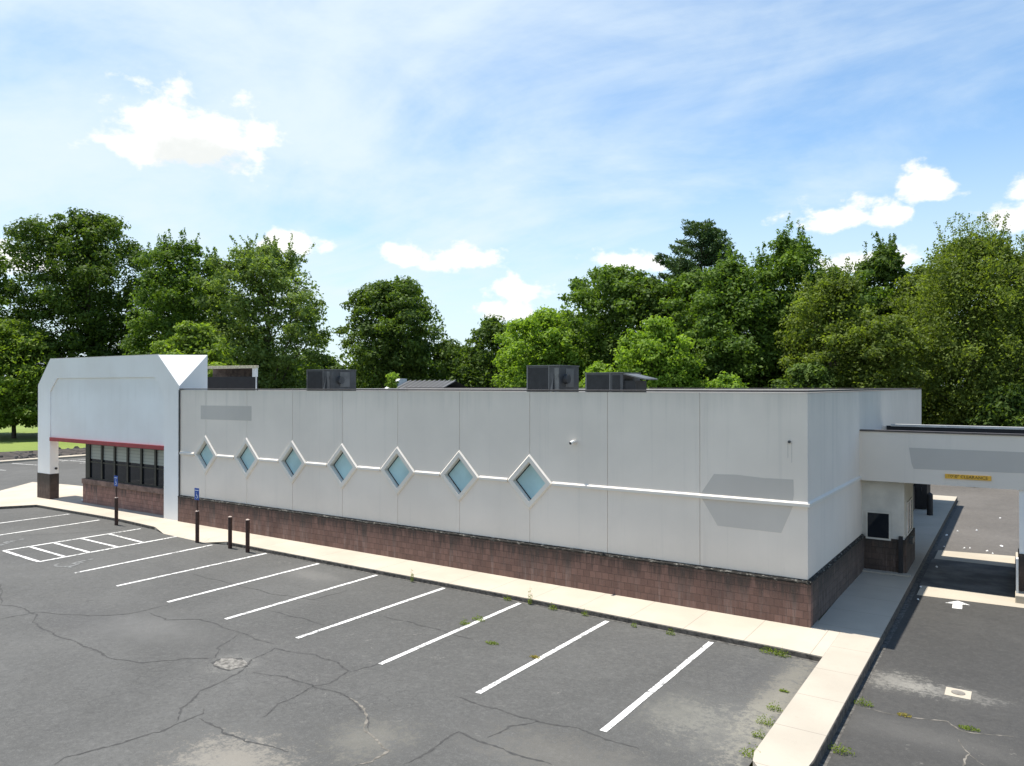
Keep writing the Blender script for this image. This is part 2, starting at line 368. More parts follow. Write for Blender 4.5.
def obj(name, mb, mat, parent=None, loc=None, smooth=False, bevel=0., fix=True):
    """mb is in world coordinates; the object's origin goes to loc (default: its parent's origin)"""
    pw = wloc(parent) if parent else Vector((0,0,0))
    org = Vector(loc) if loc is not None else pw
    me = D.meshes.new(name); me.from_pydata([tuple(Vector(v)-org) for v in mb.v], [], mb.f); me.update()
    if fix:
        bm = bmesh.new(); bm.from_mesh(me); bmesh.ops.recalc_face_normals(bm, faces=bm.faces); bm.to_mesh(me); bm.free()
    me.materials.append(mat)
    if smooth:
        for p in me.polygons: p.use_smooth = True
    o = D.objects.new(name, me); COL.objects.link(o); o.parent = parent; o.location = org-pw
    if bevel:
        b = o.modifiers.new('bevel', 'BEVEL'); b.width = bevel; b.segments = 2; b.limit_method = 'ANGLE'
    return o
def struct(name, mb, mat, parent=None, **k):
    o = obj(name, mb, mat, parent, **k)
    if parent is None: o['kind'] = 'structure'
    return o

# ------------------------------------------------------------------ ground
GZ = -.13; DZ = -.22
m, t, p, pos = new_mat('lawn')
n1 = t.noise(pos, .12, 5); n2 = t.noise(pos, 3., 6, .7)
c = t.mix(t.ramp(n1, .3, .7), (.15, .21, .03), (.20, .26, .045)); c = t.mix(t.math('MULTIPLY', t.ramp(n2, .4, .75), .5), c, (.10, .14, .02))
t.put(p.inputs['Base Color'], c); p.inputs['Roughness'].default_value = .9; bump(t, p, n2, .9, .08); M['lawn'] = m
bm_ = MB()
N = 40; xs = np.linspace(-1, 1, N+1)
def gx(k): return -30+np.sign(k)*abs(k)**2.2*1500
for j in range(N+1):
    for i in range(N+1):
        x = gx(xs[i]); y = gx(xs[j])+30
        rise = max(0., min(1., (y-75)/70.))**1.5*5.0 if y > 75 else 0.
        bm_.v.append((x, y, -.28+rise))
for j in range(N):
    for i in range(N): a = j*(N+1)+i; bm_.f.append((a, a+1, a+N+2, a+N+1))
struct('ground', bm_, M['lawn'], smooth=True)

lot = struct('parking_lot', MB().add([(-63.5,-60,GZ),(.64,-60,GZ),(.64,0,GZ),(-36.5,0,GZ),(-36.5,20,GZ),(-64,20,GZ),(.64,-60,GZ),(1.6,-60,DZ+.003),(1.6,-7.7,DZ+.003),(.64,-7.7,GZ)], [(0,1,2,3),(0,3,4,5),(6,7,8,9)]), M['lot'])
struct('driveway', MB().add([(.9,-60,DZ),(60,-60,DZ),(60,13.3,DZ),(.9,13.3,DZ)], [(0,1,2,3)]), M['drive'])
struct('back_pavement', MB().add([(-64,20,GZ-.006),(-36.5,20,GZ-.006),(-36.5,26.0,GZ-.006),(0,26.0,GZ-.006),(1.50,26.0,DZ),(1.50,12.9,DZ+.001),(60,12.9,DZ+.001),(60,35.5,DZ),(-12,35.5,DZ),(-40,31.5,DZ),(-64,28,DZ)],
        [(0,1,2,10),(2,9,10),(2,3,8,9),(3,4,8),(4,5,6,7,8)]), M['backlot'])
# dark stony band, dappled tree shade put in as colour at the lot edge
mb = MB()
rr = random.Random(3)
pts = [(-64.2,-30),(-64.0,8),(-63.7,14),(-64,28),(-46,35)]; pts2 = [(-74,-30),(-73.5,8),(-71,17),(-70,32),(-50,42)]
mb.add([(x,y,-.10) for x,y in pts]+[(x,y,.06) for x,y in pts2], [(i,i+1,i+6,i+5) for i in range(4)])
struct('tree_shade_band', mb, M['shade_band'])
mb = MB()
for k in range(420):
    y = rr.uniform(-12, 27); x = -64.2-rr.uniform(0, 8.5); s = rr.uniform(.08, .30)
    vs = [(x+s*math.cos(a)*rr.uniform(.7,1.2), y+s*math.sin(a)*rr.uniform(.7,1.2), -.12+(s*.9 if l else 0)) for l in (0,1) for a in (0,1.2,2.5,3.8,5.0)]
    vs = [v if i < 5 else (x+(v[0]-x)*.5, y+(v[1]-y)*.5, v[2]) for i, v in enumerate(vs)]
    mb.add(vs, [(0,1,6,5),(1,2,7,6),(2,3,8,7),(3,4,9,8),(4,0,5,9),(5,6,7,8,9)])
tag(obj('rock_edging', mb, simple('shaded_edging_stone', (.09,.085,.08), .9, 0, .5, .8, .4)), None, None, None, 'stuff')  # stone tone darkened to hold the tree shade
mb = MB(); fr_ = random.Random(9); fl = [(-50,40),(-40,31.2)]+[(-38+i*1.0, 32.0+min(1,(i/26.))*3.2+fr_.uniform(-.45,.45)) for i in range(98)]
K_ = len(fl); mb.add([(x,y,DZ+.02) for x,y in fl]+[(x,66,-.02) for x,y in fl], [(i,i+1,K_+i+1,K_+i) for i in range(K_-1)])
struct('forest_floor', mb, simple('shaded_leaf_litter', (.045,.036,.026), .95, 0, .6, 1.2, .6))  # leaf litter, its dark colour also carrying the trees' shadow
mb = MB().prism_xy([(-64.25,-40),(-63.45,-40),(-63.3,8),(-63.1,14),(-63.5,20),(-64.3,20)], -.14, .02)
struct('kerb', mb, M['pad'])

# sidewalks: raised slabs with their own kerb
KF = [(.65,-2.04),(-.3,-1.96),(-7.7,-1.76),(-15,-1.70),(-21.,-1.62),(-24,-1.55)]
KB = [(-26.5,-1.40),(-29.7,-1.18),(-33.5,-1.22),(-37.35,-1.28),(-38.2,-2.6),(-39.4,-5.2)]
outer = [(-42.2,-5.2),(-44.6,0),(-47.4,3.0),(-44.2,3.6),(-40.4,3.9),(-40.4,12),(-36.4,12),(-36.4,.7),(0,.7),(0.02,.05)]
walk_pts = KF+KB+outer+[(.65,.0)]
struct('sidewalk', MB().prism_xy(walk_pts, -.27, 0.), M['walk'])
side_pts = [(.655,.0),(.655,-7.35),(.72,-7.65),(.95,-7.95),(1.3,-7.95),(1.49,-7.6),(1.53,-7.1),(1.53,28.0),(0.02,28.0),(.02,.05),(.655,.05)]
struct('sidewalk', MB().prism_xy(side_pts, -.272, 0.004), M['walk_side'])
# kerb faces, the shade on them put in as a dark colour
def ribbon_wall(pts, off, z0, z1):
    mb = MB()
    for a, b in zip(pts[:-1], pts[1:]):
        d = Vector((b[0]-a[0], b[1]-a[1], 0)).normalized(); n = Vector((d.y, -d.x, 0))*off
        A = Vector((a[0],a[1],0)); B = Vector((b[0],b[1],0))
        mb.add([A+n+Vector((0,0,z0)), B+n+Vector((0,0,z0)), B+n+Vector((0,0,z1)), A+n+Vector((0,0,z1)), A+Vector((0,0,z1)), B+Vector((0,0,z1))], [(0,1,2,3),(3,2,5,4)])
    return mb
kf = [(.65,-2.04),(-.3,-1.96),(-7.7,-1.76),(-15,-1.70),(-21.3,-1.62)]
struct('kerb', ribbon_wall([(x,y) for x,y in kf], -.012, -.16, -.022), M['kerbface'])
struct('kerb', ribbon_wall([(-26.6,-1.40),(-29.7,-1.18),(-33.5,-1.22),(-37.35,-1.28),(-38.2,-2.6),(-39.4,-5.2)], -.012, -.16, -.022), M['kerbface'])
struct('kerb', ribbon_wall([(1.53,28.0),(1.53,-7.1),(1.49,-7.6),(1.3,-7.95)], -.012, -.24, -.015), M['kerbface'])
# flush ramp in front of the blue signs
struct('kerb_ramp', MB().add([(-21.3,-1.615,.001),(-24,-1.55,.001),(-26.6,-1.40,.001),(-25.4,-1.72,GZ+.006),(-22.4,-1.88,GZ+.006)], [(0,1,2,3,4)]), M['walk'])
# gutter grit along kerbs
mb = MB()
for a, b in zip(kf[:-1], kf[1:]):
    mb.add([(a[0],a[1]-.01,GZ+.003),(b[0],b[1]-.01,GZ+.003),(b[0],b[1]-.11,GZ+.003),(a[0],a[1]-.11,GZ+.003)], [(0,1,2,3)])
struct('gutter', mb, M['gutter'])
mb = MB().add([(1.54,-7.3,DZ+.003),(1.54,28,DZ+.003),(1.68,28,DZ+.003),(1.66,10,DZ+.003),(1.70,4,DZ+.003),(1.64,-2,DZ+.003),(1.66,-7.3,DZ+.003)], [(6,5,4,3,2,1,0)])
struct('gutter', mb, M['gutter'])
# concrete bands across the drive-through lane
struct('concrete_band', MB().add([(1.76,5.66,DZ+.005),(7.5,6.0,DZ+.005),(7.5,6.98,DZ+.005),(1.76,6.98,DZ+.005)], [(0,1,2,3)]), M['pad'])
struct('concrete_band', MB().add([(1.76,11.4,DZ+.006),(4.2,11.4,DZ+.006),(4.2,13.5,DZ+.006),(1.76,13.1,DZ+.006)], [(0,1,2,3)]), M['pad'])
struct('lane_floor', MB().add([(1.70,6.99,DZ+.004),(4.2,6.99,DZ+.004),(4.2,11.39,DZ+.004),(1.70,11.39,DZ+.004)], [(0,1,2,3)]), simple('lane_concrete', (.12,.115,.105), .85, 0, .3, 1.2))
struct('traffic_island', MB().prism_xy([(4.22,6.3),(5.7,6.3),(5.7,13.2),(4.22,13.2)], DZ-.02, 0.), M['pad'], bevel=.02)

# ---- painted markings, patches and cracks are parts of the lot
def stripe(a, b, wd, z=GZ+.008, mat='line', name='parking_line'):
    A = Vector((a[0],a[1],0)); B = Vector((b[0],b[1],0)); d = (B-A); L = d.length; d.normalize(); n = Vector((-d.y,d.x,0))
    mb = MB(); K = max(2, int(L/.35)); vs = []
    r = random.Random(int(abs(a[0]*100)))
    for i in range(K+1):
        p = A+d*L*i/K
        for s in (-1, 1):
            q = p+n*s*(wd/2+r.uniform(-.006,.006)); vs.append((q.x,q.y,z))
    mb.add(vs, [(2*i,2*i+1,2*i+3,2*i+2) for i in range(K)])
    return obj(name, mb, M[mat], lot)
SL = [([-1.87,-2.12],[-1.89,-7.81]),([-4.69,-2.04],[-4.75,-7.7]),([-7.5,-1.93],[-7.5,-7.62]),([-10.31,-1.87],[-10.41,-7.47]),([-13.14,-1.84],[-13.18,-7.5]),
      ([-15.94,-1.8],[-15.93,-7.43]),([-18.79,-1.75],[-18.86,-7.3]),([-21.76,-1.95],[-21.62,-7.19]),([-24.43,-1.7],[-24.33,-7.07]),([-27.29,-1.62],[-27.36,-6.93]),
      ([-30.93,-1.48],[-30.75,-6.8]),([-33.77,-1.42],[-33.9,-6.7])]
for a, b in SL: stripe(a, b, .135)
stripe((-27.36,-6.93),(-24.33,-7.07), .135, GZ+.012)
for a, b in (((-27.2,-6.05),(-24.35,-6.17)),((-27.2,-5.18),(-24.35,-5.30)),((-27.2,-4.15),(-24.4,-4.21)),((-27.2,-3.02),(-24.4,-3.2))): stripe(a, b, .135, GZ+.012)
for x, y in ((-40.5,-6),(-43.5,-6)): stripe((x,y),(x,y-5),.12)
for k in range(5): stripe((-62.5,-2+k*3.4),(-57.3,-1.2+k*3.4),.13, GZ+.009)
for k in range(4): stripe((-52-3.0*k,16),(-52-3.0*k,11.2),.13, GZ+.009)
# faded wheelchair symbols
def wheelchair(name, cx, cy, z, s, mat, parent, plane='xy', rot=0., face=0., loc=None):
    """ring wheel, back, seat, leg and head, built as flat pieces"""
    P2 = []
    def seg(a, b, w_):
        A = Vector(a); B = Vector(b); d = (B-A).normalized(); n = Vector((-d.y,d.x))*w_/2
        P2.append([A+n,B+n,B-n,A-n])
    ts = [R_(200+ i*220/12) for i in range(13)]
    for t0, t1 in zip(ts[:-1], ts[1:]):
        c0 = Vector((-.05,-.18)); P2.append([c0+Vector((math.cos(t0),math.sin(t0)))*.30, c0+Vector((math.cos(t1),math.sin(t1)))*.30, c0+Vector((math.cos(t1),math.sin(t1)))*.23, c0+Vector((math.cos(t0),math.sin(t0)))*.23])
    seg((-.08,.30),(-.04,-.06),.09); seg((-.06,.12),(.16,.12),.06); seg((-.05,-.05),(.20,-.05),.08); seg((.19,-.03),(.32,-.34),.08); seg((.30,-.33),(.42,-.28),.06)
    P2.append([Vector((-.10,.44))+Vector((math.cos(k*math.pi/4), math.sin(k*math.pi/4)))*.075 for k in range(8)])
    mb = MB(); cr, sr = math.cos(rot), math.sin(rot)
    for i, poly in enumerate(P2):
        q = [(v.x*cr-v.y*sr, v.x*sr+v.y*cr) for v in poly]; e = i*.0001
        if plane == 'xy': mb.add([(cx+a*s, cy+b*s, z+e) for a, b in q], [tuple(range(len(q)))])
        else: mb.add([(cx+a*s, face-e, z+b*s) for a, b in q], [tuple(range(len(q)))])
    return obj(name, mb, mat, parent, loc=loc, fix=False)
wheelchair('wheelchair_marking', -23.05, -6.45, GZ+.008, 1.35, M['faded'], lot, rot=R_(0))
wheelchair('wheelchair_marking', -28.95, -6.15, GZ+.008, 1.35, M['faded'], lot)
# cracks
CR = [[(-8.82,-13.85),(-8.93,-13.63),(-8.71,-13.03),(-8.5,-12.23),(-8.54,-11.86),(-8.52,-11.35),(-8.71,-11.18)],[(-8.59,-11.86),(-9.1,-11.35),(-9.51,-10.68),(-9.65,-9.72),(-10.11,-8.99),(-10.28,-8.25),(-9.06,-8.02),(-8.31,-8.06),(-7.75,-8.33),(-7.64,-9.1),(-7.76,-9.28),(-7.67,-10.19),(-7.45,-10.82)],
[(-19.62,-10.22),(-19.01,-10.02),(-17.86,-10.07),(-17.05,-10.47),(-15.71,-10.62),(-14.29,-10.63),(-12.7,-10.72),(-11.94,-10.48),(-11.47,-9.9),(-10.89,-9.37),(-11.38,-8.98),(-11.88,-8.07)],[(-15.45,-8.26),(-14.48,-8.39),(-13.68,-7.86),(-12.0,-7.98),(-10.49,-8.09)],
[(-8.41,-11.46),(-7.53,-11.59),(-6.91,-11.59),(-5.97,-11.43)],[(-9.47,-9.48),(-8.58,-9.25),(-7.76,-9.28),(-6.87,-9.24),(-5.97,-9.64),(-5.35,-10.14)],[(-7.75,-8.33),(-7.59,-7.84),(-7.59,-7.31)],
[(-18.14,-10.83),(-18.04,-9.99),(-16.47,-9.34),(-15.82,-8.71),(-15.63,-7.56)],[(-18.29,-5.13),(-15.85,-5.14),(-14.08,-5.19),(-12.65,-4.92),(-12.59,-3.71)],[(-12.91,-6.37),(-11.65,-6.32),(-10.63,-6.37)],
[(-4.03,-10.67),(-4.03,-9.27),(-2.95,-9.36),(-2.04,-9.34)],[(-5.04,-8.08),(-4.06,-8.1),(-3.08,-8.1),(-2.27,-7.92),(-1.78,-8.02),(-1.07,-8.07)],[(-3.48,-9.15),(-3.4,-8.58),(-3.08,-8.1)],[(-9.91,-4.99),(-8.78,-4.98),(-6.76,-5.16)],
[(-26,-9.5),(-22,-9.2),(-19.6,-10.2)],[(-30,-5.2),(-28.6,-3.5),(-27.9,-2.2)],[(-21,-11.5),(-19,-11.9),(-17,-11.6),(-14.5,-12.4)]]
DUST = [[(-6.74,-9.27),(-6.08,-9.54),(-5.4,-10.18),(-4.61,-10.46),(-4.58,-10.89),(-4.75,-11.22)]]
DRV = [[(1.81,-3.93),(2.36,-3.91),(3.19,-3.69),(3.46,-3.99),(4.27,-3.75)],[(3.41,-4.4),(3.6,-4.91),(3.54,-5.47),(3.63,-5.66)],[(3.6,-4.91),(3.84,-5.27)]]
def crack(lines, z, wd, name, mat, parent):
    mb = MB(); r = random.Random(11)
    for ln in lines:
        P = [Vector((x,y,0)) for x,y in ln]; Q = []
        for a, b in zip(P[:-1], P[1:]):
            K = max(2, int((b-a).length/.07)); n = Vector((-(b-a).y,(b-a).x,0)).normalized()
            for i in range(K): Q.append(a+(b-a)*i/K+n*(r.uniform(-.012,.012)+.03*math.sin(i*.35+a.x)))
        Q.append(P[-1]); m_ = len(Q); vs = []
        for i, q in enumerate(Q):
            d = (Q[min(i+1,m_-1)]-Q[max(i-1,0)]).normalized(); n = Vector((-d.y,d.x,0)); e = min(1, (i+1)/6., (m_-i)/6.)
            h = wd*e*r.uniform(.15,1.2)
            vs += [q+n*h+Vector((0,0,z)), q-n*h+Vector((0,0,z))]
        mb.add(vs, [(2*i,2*i+1,2*i+3,2*i+2) for i in range(m_-1)])
    return obj(name, mb, mat, parent)
crack(CR, GZ+.004, .0125, 'pavement_crack', M['crackfill'], lot)
crack(CR, GZ+.003, .030, 'pavement_crack', simple('crack_edge', (.062,.061,.058), .9, 0, .25, 9.), lot)
crack(DUST, GZ+.0045, .03, 'pavement_crack', M['crackdust'], lot)
drv = D.objects['driveway']
crack(DRV, DZ+.004, .02, 'pavement_crack', M['crackdust'], drv)
mb = MB().disc(-10.31, -9.45, GZ+.006, .40, .29, 22, .16, 5)
obj('broken_patch', mb, simple('patch_rubble', (.19,.18,.16), .95, 0, .35, 9., .9), lot)
mb = MB().disc(-10.31, -9.45, GZ+.0045, .46, .34, 22, .13, 8); obj('patch_rim', mb, M['crackfill'], lot)
# arrow and utility pad in the lane
obj('lane_arrow', MB().add([(2.53,5.18,DZ+.006),(2.83,5.62,DZ+.006),(3.15,5.30,DZ+.006),(2.96,5.27,DZ+.006),(2.98,4.72,DZ+.006),(2.74,4.70,DZ+.006),(2.72,5.20,DZ+.006)], [(0,1,2,3,4,5,6)]), M['line'], drv)
up = empty('utility_cover', (3.27,-2.10,DZ), 'square pale concrete pad with round iron lid in the drive lane asphalt', 'cover')
obj('pad', MB().box(3.04,3.50,-2.34,-1.86,DZ-.02,DZ+.018), M['pad'], up, bevel=.008)
obj('lid', MB().tube((3.27,-2.10,DZ+.01),(3.27,-2.10,DZ+.028),.125,n=24), M['manhole'], up)

# ------------------------------------------------------------------ main building
B = empty('store_building', (-18, 13, 0), 'long vacant shop with grey white walls and a row of diamond windows over red block', 'building')
JX = [-27.0,-25.03,-22.24,-19.42,-16.66,-13.90,-11.15,-8.39,-5.62,-2.86,0.]
JX = [-27.0,-25.03,-22.24,-19.43,-16.66,-13.90,-11.15,-8.39,-5.70,-2.91,-.11]
DIA = JX[1:8]; CZ = 3.06; TZ = 5.87; BZ = 1.16
mb = MB(); g = .009
for a, b in zip(JX[:-1], JX[1:]):
    l = a+(0 if a == JX[0] else g); r = b-(0 if b == JX[-1] else g); h = .72
    pts = [(l,BZ),(r,BZ)]
    if b in DIA: pts += [(r,CZ-h),(r-h,CZ),(r,CZ+h)]
    pts += [(r,TZ),(l,TZ)]
    if a in DIA: pts += [(l,CZ+h),(l+h,CZ),(l,CZ-h)]
    mb.prism_xz(pts, 0., .2)
for j in JX[1:-1]:       # backing behind each joint
    if j in DIA: mb.box(j-.05,j+.05,.022,.19,BZ,CZ-.68); mb.box(j-.05,j+.05,.022,.19,CZ+.68,TZ-.01)
    else: mb.box(j-.05,j+.05,.022,.19,BZ,TZ-.01)
obj('front_wall', mb, M['stucco'], B)
mb = MB().prism_xy([(-.31,.2),(-.11,.2),(-.11,0.001),(-.003,7.),(-.003,26),(-.31,26)], BZ, TZ); mb = MB().prism_xy([(-.31,.2),(-.107,.2),(-.003,7.),(-.003,26),(-.31,26)], BZ, TZ)
obj('side_wall', mb, M['stucco'], B)
obj('back_wall', MB().box(-36.5,-.31,25.8,26,-.1,TZ), M['stucco'], B)
obj('end_wall', MB().box(-36.5,-36.3,1.45,25.8,-.1,TZ), M['stucco'], B)
obj('roof_deck', MB().box(-36.3,-.31,1.42,25.8,5.30,5.42), M['roof'], B)
# plinth
obj('block_base', MB().box(-26.98,-.025,-.075,.15,-.01,1.10), M['block_x'], B)
obj('block_base', MB().prism_xy([(-.3,.15),(-.023,.15),(.075,7.),(.075,26),(-.3,26)],-.01,1.10), M['block_y'], B)
# rough sloping cap
def cap(pts):
    mb = MB(); r = random.Random(5); vs = []
    K = 260
    (x0,y0),(x1,y1),(nx,ny) = pts
    for i in range(K+1):
        t = i/K; x = x0+(x1-x0)*t; y = y0+(y1-y0)*t
        j = lambda a: r.uniform(-a,a)
        o1 = .082+j(.007)
        vs += [(x+nx*o1,y+ny*o1,1.075+j(.012)),(x+nx*(o1+.004),y+ny*(o1+.004),1.115+j(.01)),(x+nx*.05,y+ny*.05,1.145+j(.009)),(x-nx*.01,y-ny*.01,1.178)]
    for i in range(K):
        for q in range(3): mb.f.append((4*i+q,4*i+q+1,4*i+q+5,4*i+q+4))
    mb.v = vs
    return mb
obj('base_cap', cap(((-26.98,0),(-.02,0),(0,-1))), M['cap'], B)
obj('base_cap', cap(((-.11,-.09),(-.005,7.0),(1,0))), M['cap'], B); obj('base_cap', cap(((-.005,7.0),(-.005,26),(1,0))), M['cap'], B)
# parapet coping
obj('coping', MB().box(-26.98,-.08,-.03,.24,TZ+.025,TZ+.07), M['coping'], B, bevel=.006)
obj('coping', MB().prism_xy([(-.35,.242),(-.08,.242),(.025,7.),(.025,26.04),(-.35,26.04)],TZ+.024,TZ+.069), M['coping'], B, bevel=.006)
obj('coping', MB().box(-36.5,-.354,25.78,26.04,TZ+.023,TZ+.068), M['coping'], B)
# string course joining the diamonds
def zigzag():
    """one continuous trim profile running along the wall between the diamonds"""
    return [-27.0]+[v for d in DIA for v in (d-.83, d+.83)]+[-.11]
zs = zigzag()
for a, b in zip(zs[::2], zs[1::2]):
    last = b == -.11
    mb = MB()
    x1 = -.055 if last else b
    pr = [(0,-.058,CZ-.06),(0,-.058,CZ+.018),(0,0.0,CZ+.068),(0,0.0,CZ-.06)]
    mb.add([(a,y,z) for _,y,z in pr]+[(x1,y,z) for _,y,z in pr], [(0,1,2,3),(7,6,5,4),(0,4,5,1),(1,5,6,2),(3,2,6,7),(0,3,7,4)])
    obj('string_course', mb, M['trim'], B)
mb = MB(); pr = [(-.054,CZ-.06),(-.054,CZ+.018),(-.11,CZ+.068),(-.11,CZ-.06)]
mb.add([(x,0.001,z) for x,z in pr]+[(x+.105,6.9,z) for x,z in pr], [(0,1,2,3),(7,6,5,4),(0,4,5,1),(1,5,6,2),(3,2,6,7),(0,3,7,4)])
obj('string_course', mb, M['trim'], B)
for i, d in enumerate(DIA):
    H = .86; h = .625; W_ = .83; wi = .605
    def ring(y, e_=0.): return [(d,y,CZ-H+e_),(d+W_-e_,y,CZ),(d,y,CZ+H-e_),(d-W_+e_,y,CZ)], [(d,y,CZ-h),(d+wi,y,CZ),(d,y,CZ+h),(d-wi,y,CZ)]
    o0, i0 = ring(-.062, .05); o1, i1 = ring(-.001); _, i2 = ring(.19); oe = [(d,-.012,CZ-H-.01),(d+W_+.01,-.012,CZ),(d,-.012,CZ+H+.01),(d-W_-.01,-.012,CZ)]
    mb = MB(); mb.v = o0+i0+o1+i2+oe
    for k in range(4):
        n_ = (k+1) % 4
        mb.f += [(k,n_,4+n_,4+k),(4+k,4+n_,12+n_,12+k),(k,16+k,16+n_,n_),(16+k,8+k,8+n_,16+n_)]
    f_ = obj('diamond_window', mb, M['trim'], B)
    s1 = .52
    mbp = MB().add([(d,.13,CZ-h-.01),(d+wi+.01,.13,CZ),(d,.13,CZ+h+.01),(d-wi-.01,.13,CZ)], [(0,1,2,3)])
    obj('pane', mbp, M['aqua'], f_, fix=False)
    # thin dark sash
    mb = MB(); a_ = [(d,.12,CZ-h),(d+wi,.12,CZ),(d,.12,CZ+h),(d-wi,.12,CZ)]; q_ = [(d,.12,CZ-h+.05),(d+wi-.045,.12,CZ),(d,.12,CZ+h-.05),(d-wi+.045,.12,CZ)]
    mb.v = a_+q_; mb.f = [(3,0,4,7),(2,3,7,6)]
    obj('sash', mb, M['mullion'], f_)
# painted-over ghosts of removed signs
def patch(pts, mat, y=-.004, name='paint_patch'): return obj(name, MB().prism_xz(pts, y, y+.003), mat, B)
patch([(-2.52,3.68),(-1.9,3.70),(-1.2,3.66),(-.46,3.67),(-.45,3.3),(-.47,3.13),(-2.88,3.13)], M['patch'])
patch([(-2.85,2.99),(-.47,2.99),(-.76,2.28),(-2.42,2.30)], M['patch2'])
patch([(-25.4,5.20),(-21.95,5.22),(-21.95,4.62),(-25.4,4.60)], M['patch'])
# small fixtures on the wall
fx = obj('wall_camera', MB().tube((-6.78,0,4.38),(-6.78,-.04,4.38),.07,n=18), M['trim'], B)
obj('camera_arm', MB().tube((-6.78,-.04,4.38),(-6.81,-.14,4.37),.025,n=10), M['white_metal'], fx)
obj('camera_head', MB().tube((-6.80,-.08,4.39),(-6.82,-.22,4.34),.045,.052,n=14), M['white_metal'], fx)
obj('camera_lens', MB().tube((-6.82,-.221,4.34),(-6.822,-.230,4.337),.038,n=14), M['black'], fx)
fx = obj('cable_stub', MB().tube((-.55,0,4.63),(-.55,-.06,4.63),.035,n=10), M['hvac'], B)
obj('stain_run', MB().box(-.60,-.585,-.003,-.0005,4.22,4.60), M['patch2'], fx); obj('stain_run', MB().box(-.505,-.49,-.003,-.0005,4.10,4.60), M['patch2'], fx)
obj('downpipe', MB().tube((-26.93,-.045,-.0),(-26.93,-.045,TZ),.035,n=8), M['hvac'], B)

# ------------------------------------------------------------------ entrance portal at the left end
P = empty('entrance_portal', (-33.5, .7, 0), 'tall white entrance portal with clipped upper corners and red edge, left of the shop', 'portal')
def v3(x,y,z): return (x,y,z)
xr, xl, zt, d1 = -27.0, -40.07, 7.49, 1.42
A = (-28.67,0,zt); Bq = (xr,0,6.05); Cq = (xr,d1,zt); A2 = (-38.75,0,zt); B2 = (xl,0,6.1); C2 = (xl,d1,zt)
co_y = .44; ci_, co_ = -28.19, -38.75; zo = 3.31
mb = MB()
V = {}
def vid(k, p):
    V[k] = len(mb.v); mb.v.append(p); return V[k]
for k, p_ in dict(rb=(xr,0,0), rB=Bq, rA=A, lA=A2, lB=B2, lb=(xl,0,1.34), lb2=(co_,0,1.34), lo=(co_,0,zo), ro=(ci_,0,zo), rb2=(ci_,0,0),
                  # inner panel outline, front edge
                  p1=(ci_,0,5.72), p2=(-28.98,0,6.46), p3=(-38.0,0,6.46), p4=(co_,0,5.75),
                  q0=(ci_,.05,zo), q1=(ci_,.05,5.72), q2=(-28.98,.05,6.46), q3=(-38.0,.05,6.46), q4=(co_,.05,5.75), q5=(co_,.05,zo),
                  # back
                  Rb=(xr,d1,0), RC=Cq, LC=C2, Lb=(xl,co_y,1.34), Lb2=(co_,co_y,1.34), LB=(xl,d1,zo), Lo=(co_,d1,zo), Ro=(ci_,d1,zo), Rb2=(ci_,d1,0), Lo1=(co_,co_y,zo), LB1=(xl,co_y,zo)).items(): vid(k, p_)
def F(*ks): mb.f.append(tuple(V[k] for k in ks))
F('rb2','rb','rB','p1'); F('p1','rB','rA','p2'); F('p2','rA','lA','p3'); F('p3','lA','lB','p4'); F('p4','lB','lb','lb2')
F('p1','p2','q2','q1'); F('p2','p3','q3','q2'); F('p3','p4','q4','q3'); F('ro','p1','q1','q0'); F('p4','lo','q5','q4')
F('q0','q1','q2','q3','q4','q5')
F('rA','rB','RC'); F('lB','lA','LC'); F('lA','rA','RC','LC')
F('rb','Rb','RC','rB'); F('lb','lB','LC','LB','LB1','Lb')
F('q0','q5','Lo','Ro')
F('LC','RC','Ro','Lo','LB'); F('RC','Rb','Rb2','Ro'); F('rb2','ro','Ro','Rb2')
F('lb2','Lb2','Lo1','lo'); F('lb','Lb','Lb2','lb2'); F('Lb','LB1','Lo1','Lb2')
obj('portal_frame', mb, M['portal'], P)
obj('column_base', MB().box(xl-.02,co_+.02,-.02,co_y+.02,0,1.34), M['block_d'], P)
obj('red_edge', MB().box(co_+.004,ci_-.004,-.028,.30,3.12,3.305), M['red'], P)
obj('soffit', MB().box(co_+.01,ci_-.01,.31,1.40,3.14,3.29), M['trim'], P)
obj('coping', MB().box(-38.75,-28.67,-.0,.06,zt,zt+.03), M['trim'], P)
obj('wall_lamp', MB().tube((-38.748,.3,1.62),(-38.66,.3,1.62),.06,n=10), M['black'], P)
# storefront (recessed)
obj('storefront_base', MB().box(-36.22,-28.2,.45,.75,0,.98), M['block_r'], B)
obj('storefront_sill', MB().box(-36.27,-28.2,.40,.77,.98,1.24), M['blockcap'], B, bevel=.02)
obj('storefront_return', MB().box(-36.22,-35.92,.75,1.46,0,3.3), M['block_r'], B)
sf = obj('storefront_window', MB(), M['mullion'], B)
wx = [-35.72,-34.50,-33.30,-32.12,-30.92,-29.72,-28.35]
mbf = MB(); mbf.box(-36.05,-28.2,.52,.62,1.241,1.31); mbf.box(-36.05,-28.2,.52,.62,2.10,2.17); mbf.box(-36.05,-28.2,.52,.62,3.02,3.25)
for x in wx: mbf.box(x-.075,x+.075,.50,.64,1.31,3.02)
mbf.box(-36.06,-35.80,.50,.66,1.243,3.24)
obj('window_frame', mbf, M['mullion'], sf)
for a, b in zip(wx[:-1], wx[1:]):
    obj('pane', MB().box(a+.075,b-.075,.565,.575,1.31,2.10), M['glass_dark'], sf)
    obj('blind', MB().box(a+.077,b-.077,.566,.574,2.17+.12,3.02), M['blind'], sf)
    obj('pane', MB().box(a+.076,b-.076,.5655,.5745,2.17,2.288), M['glass_dark'], sf)
obj('inner_wall', MB().box(-36.0,-28.2,1.1,1.2,0,3.1), M['black'], B)

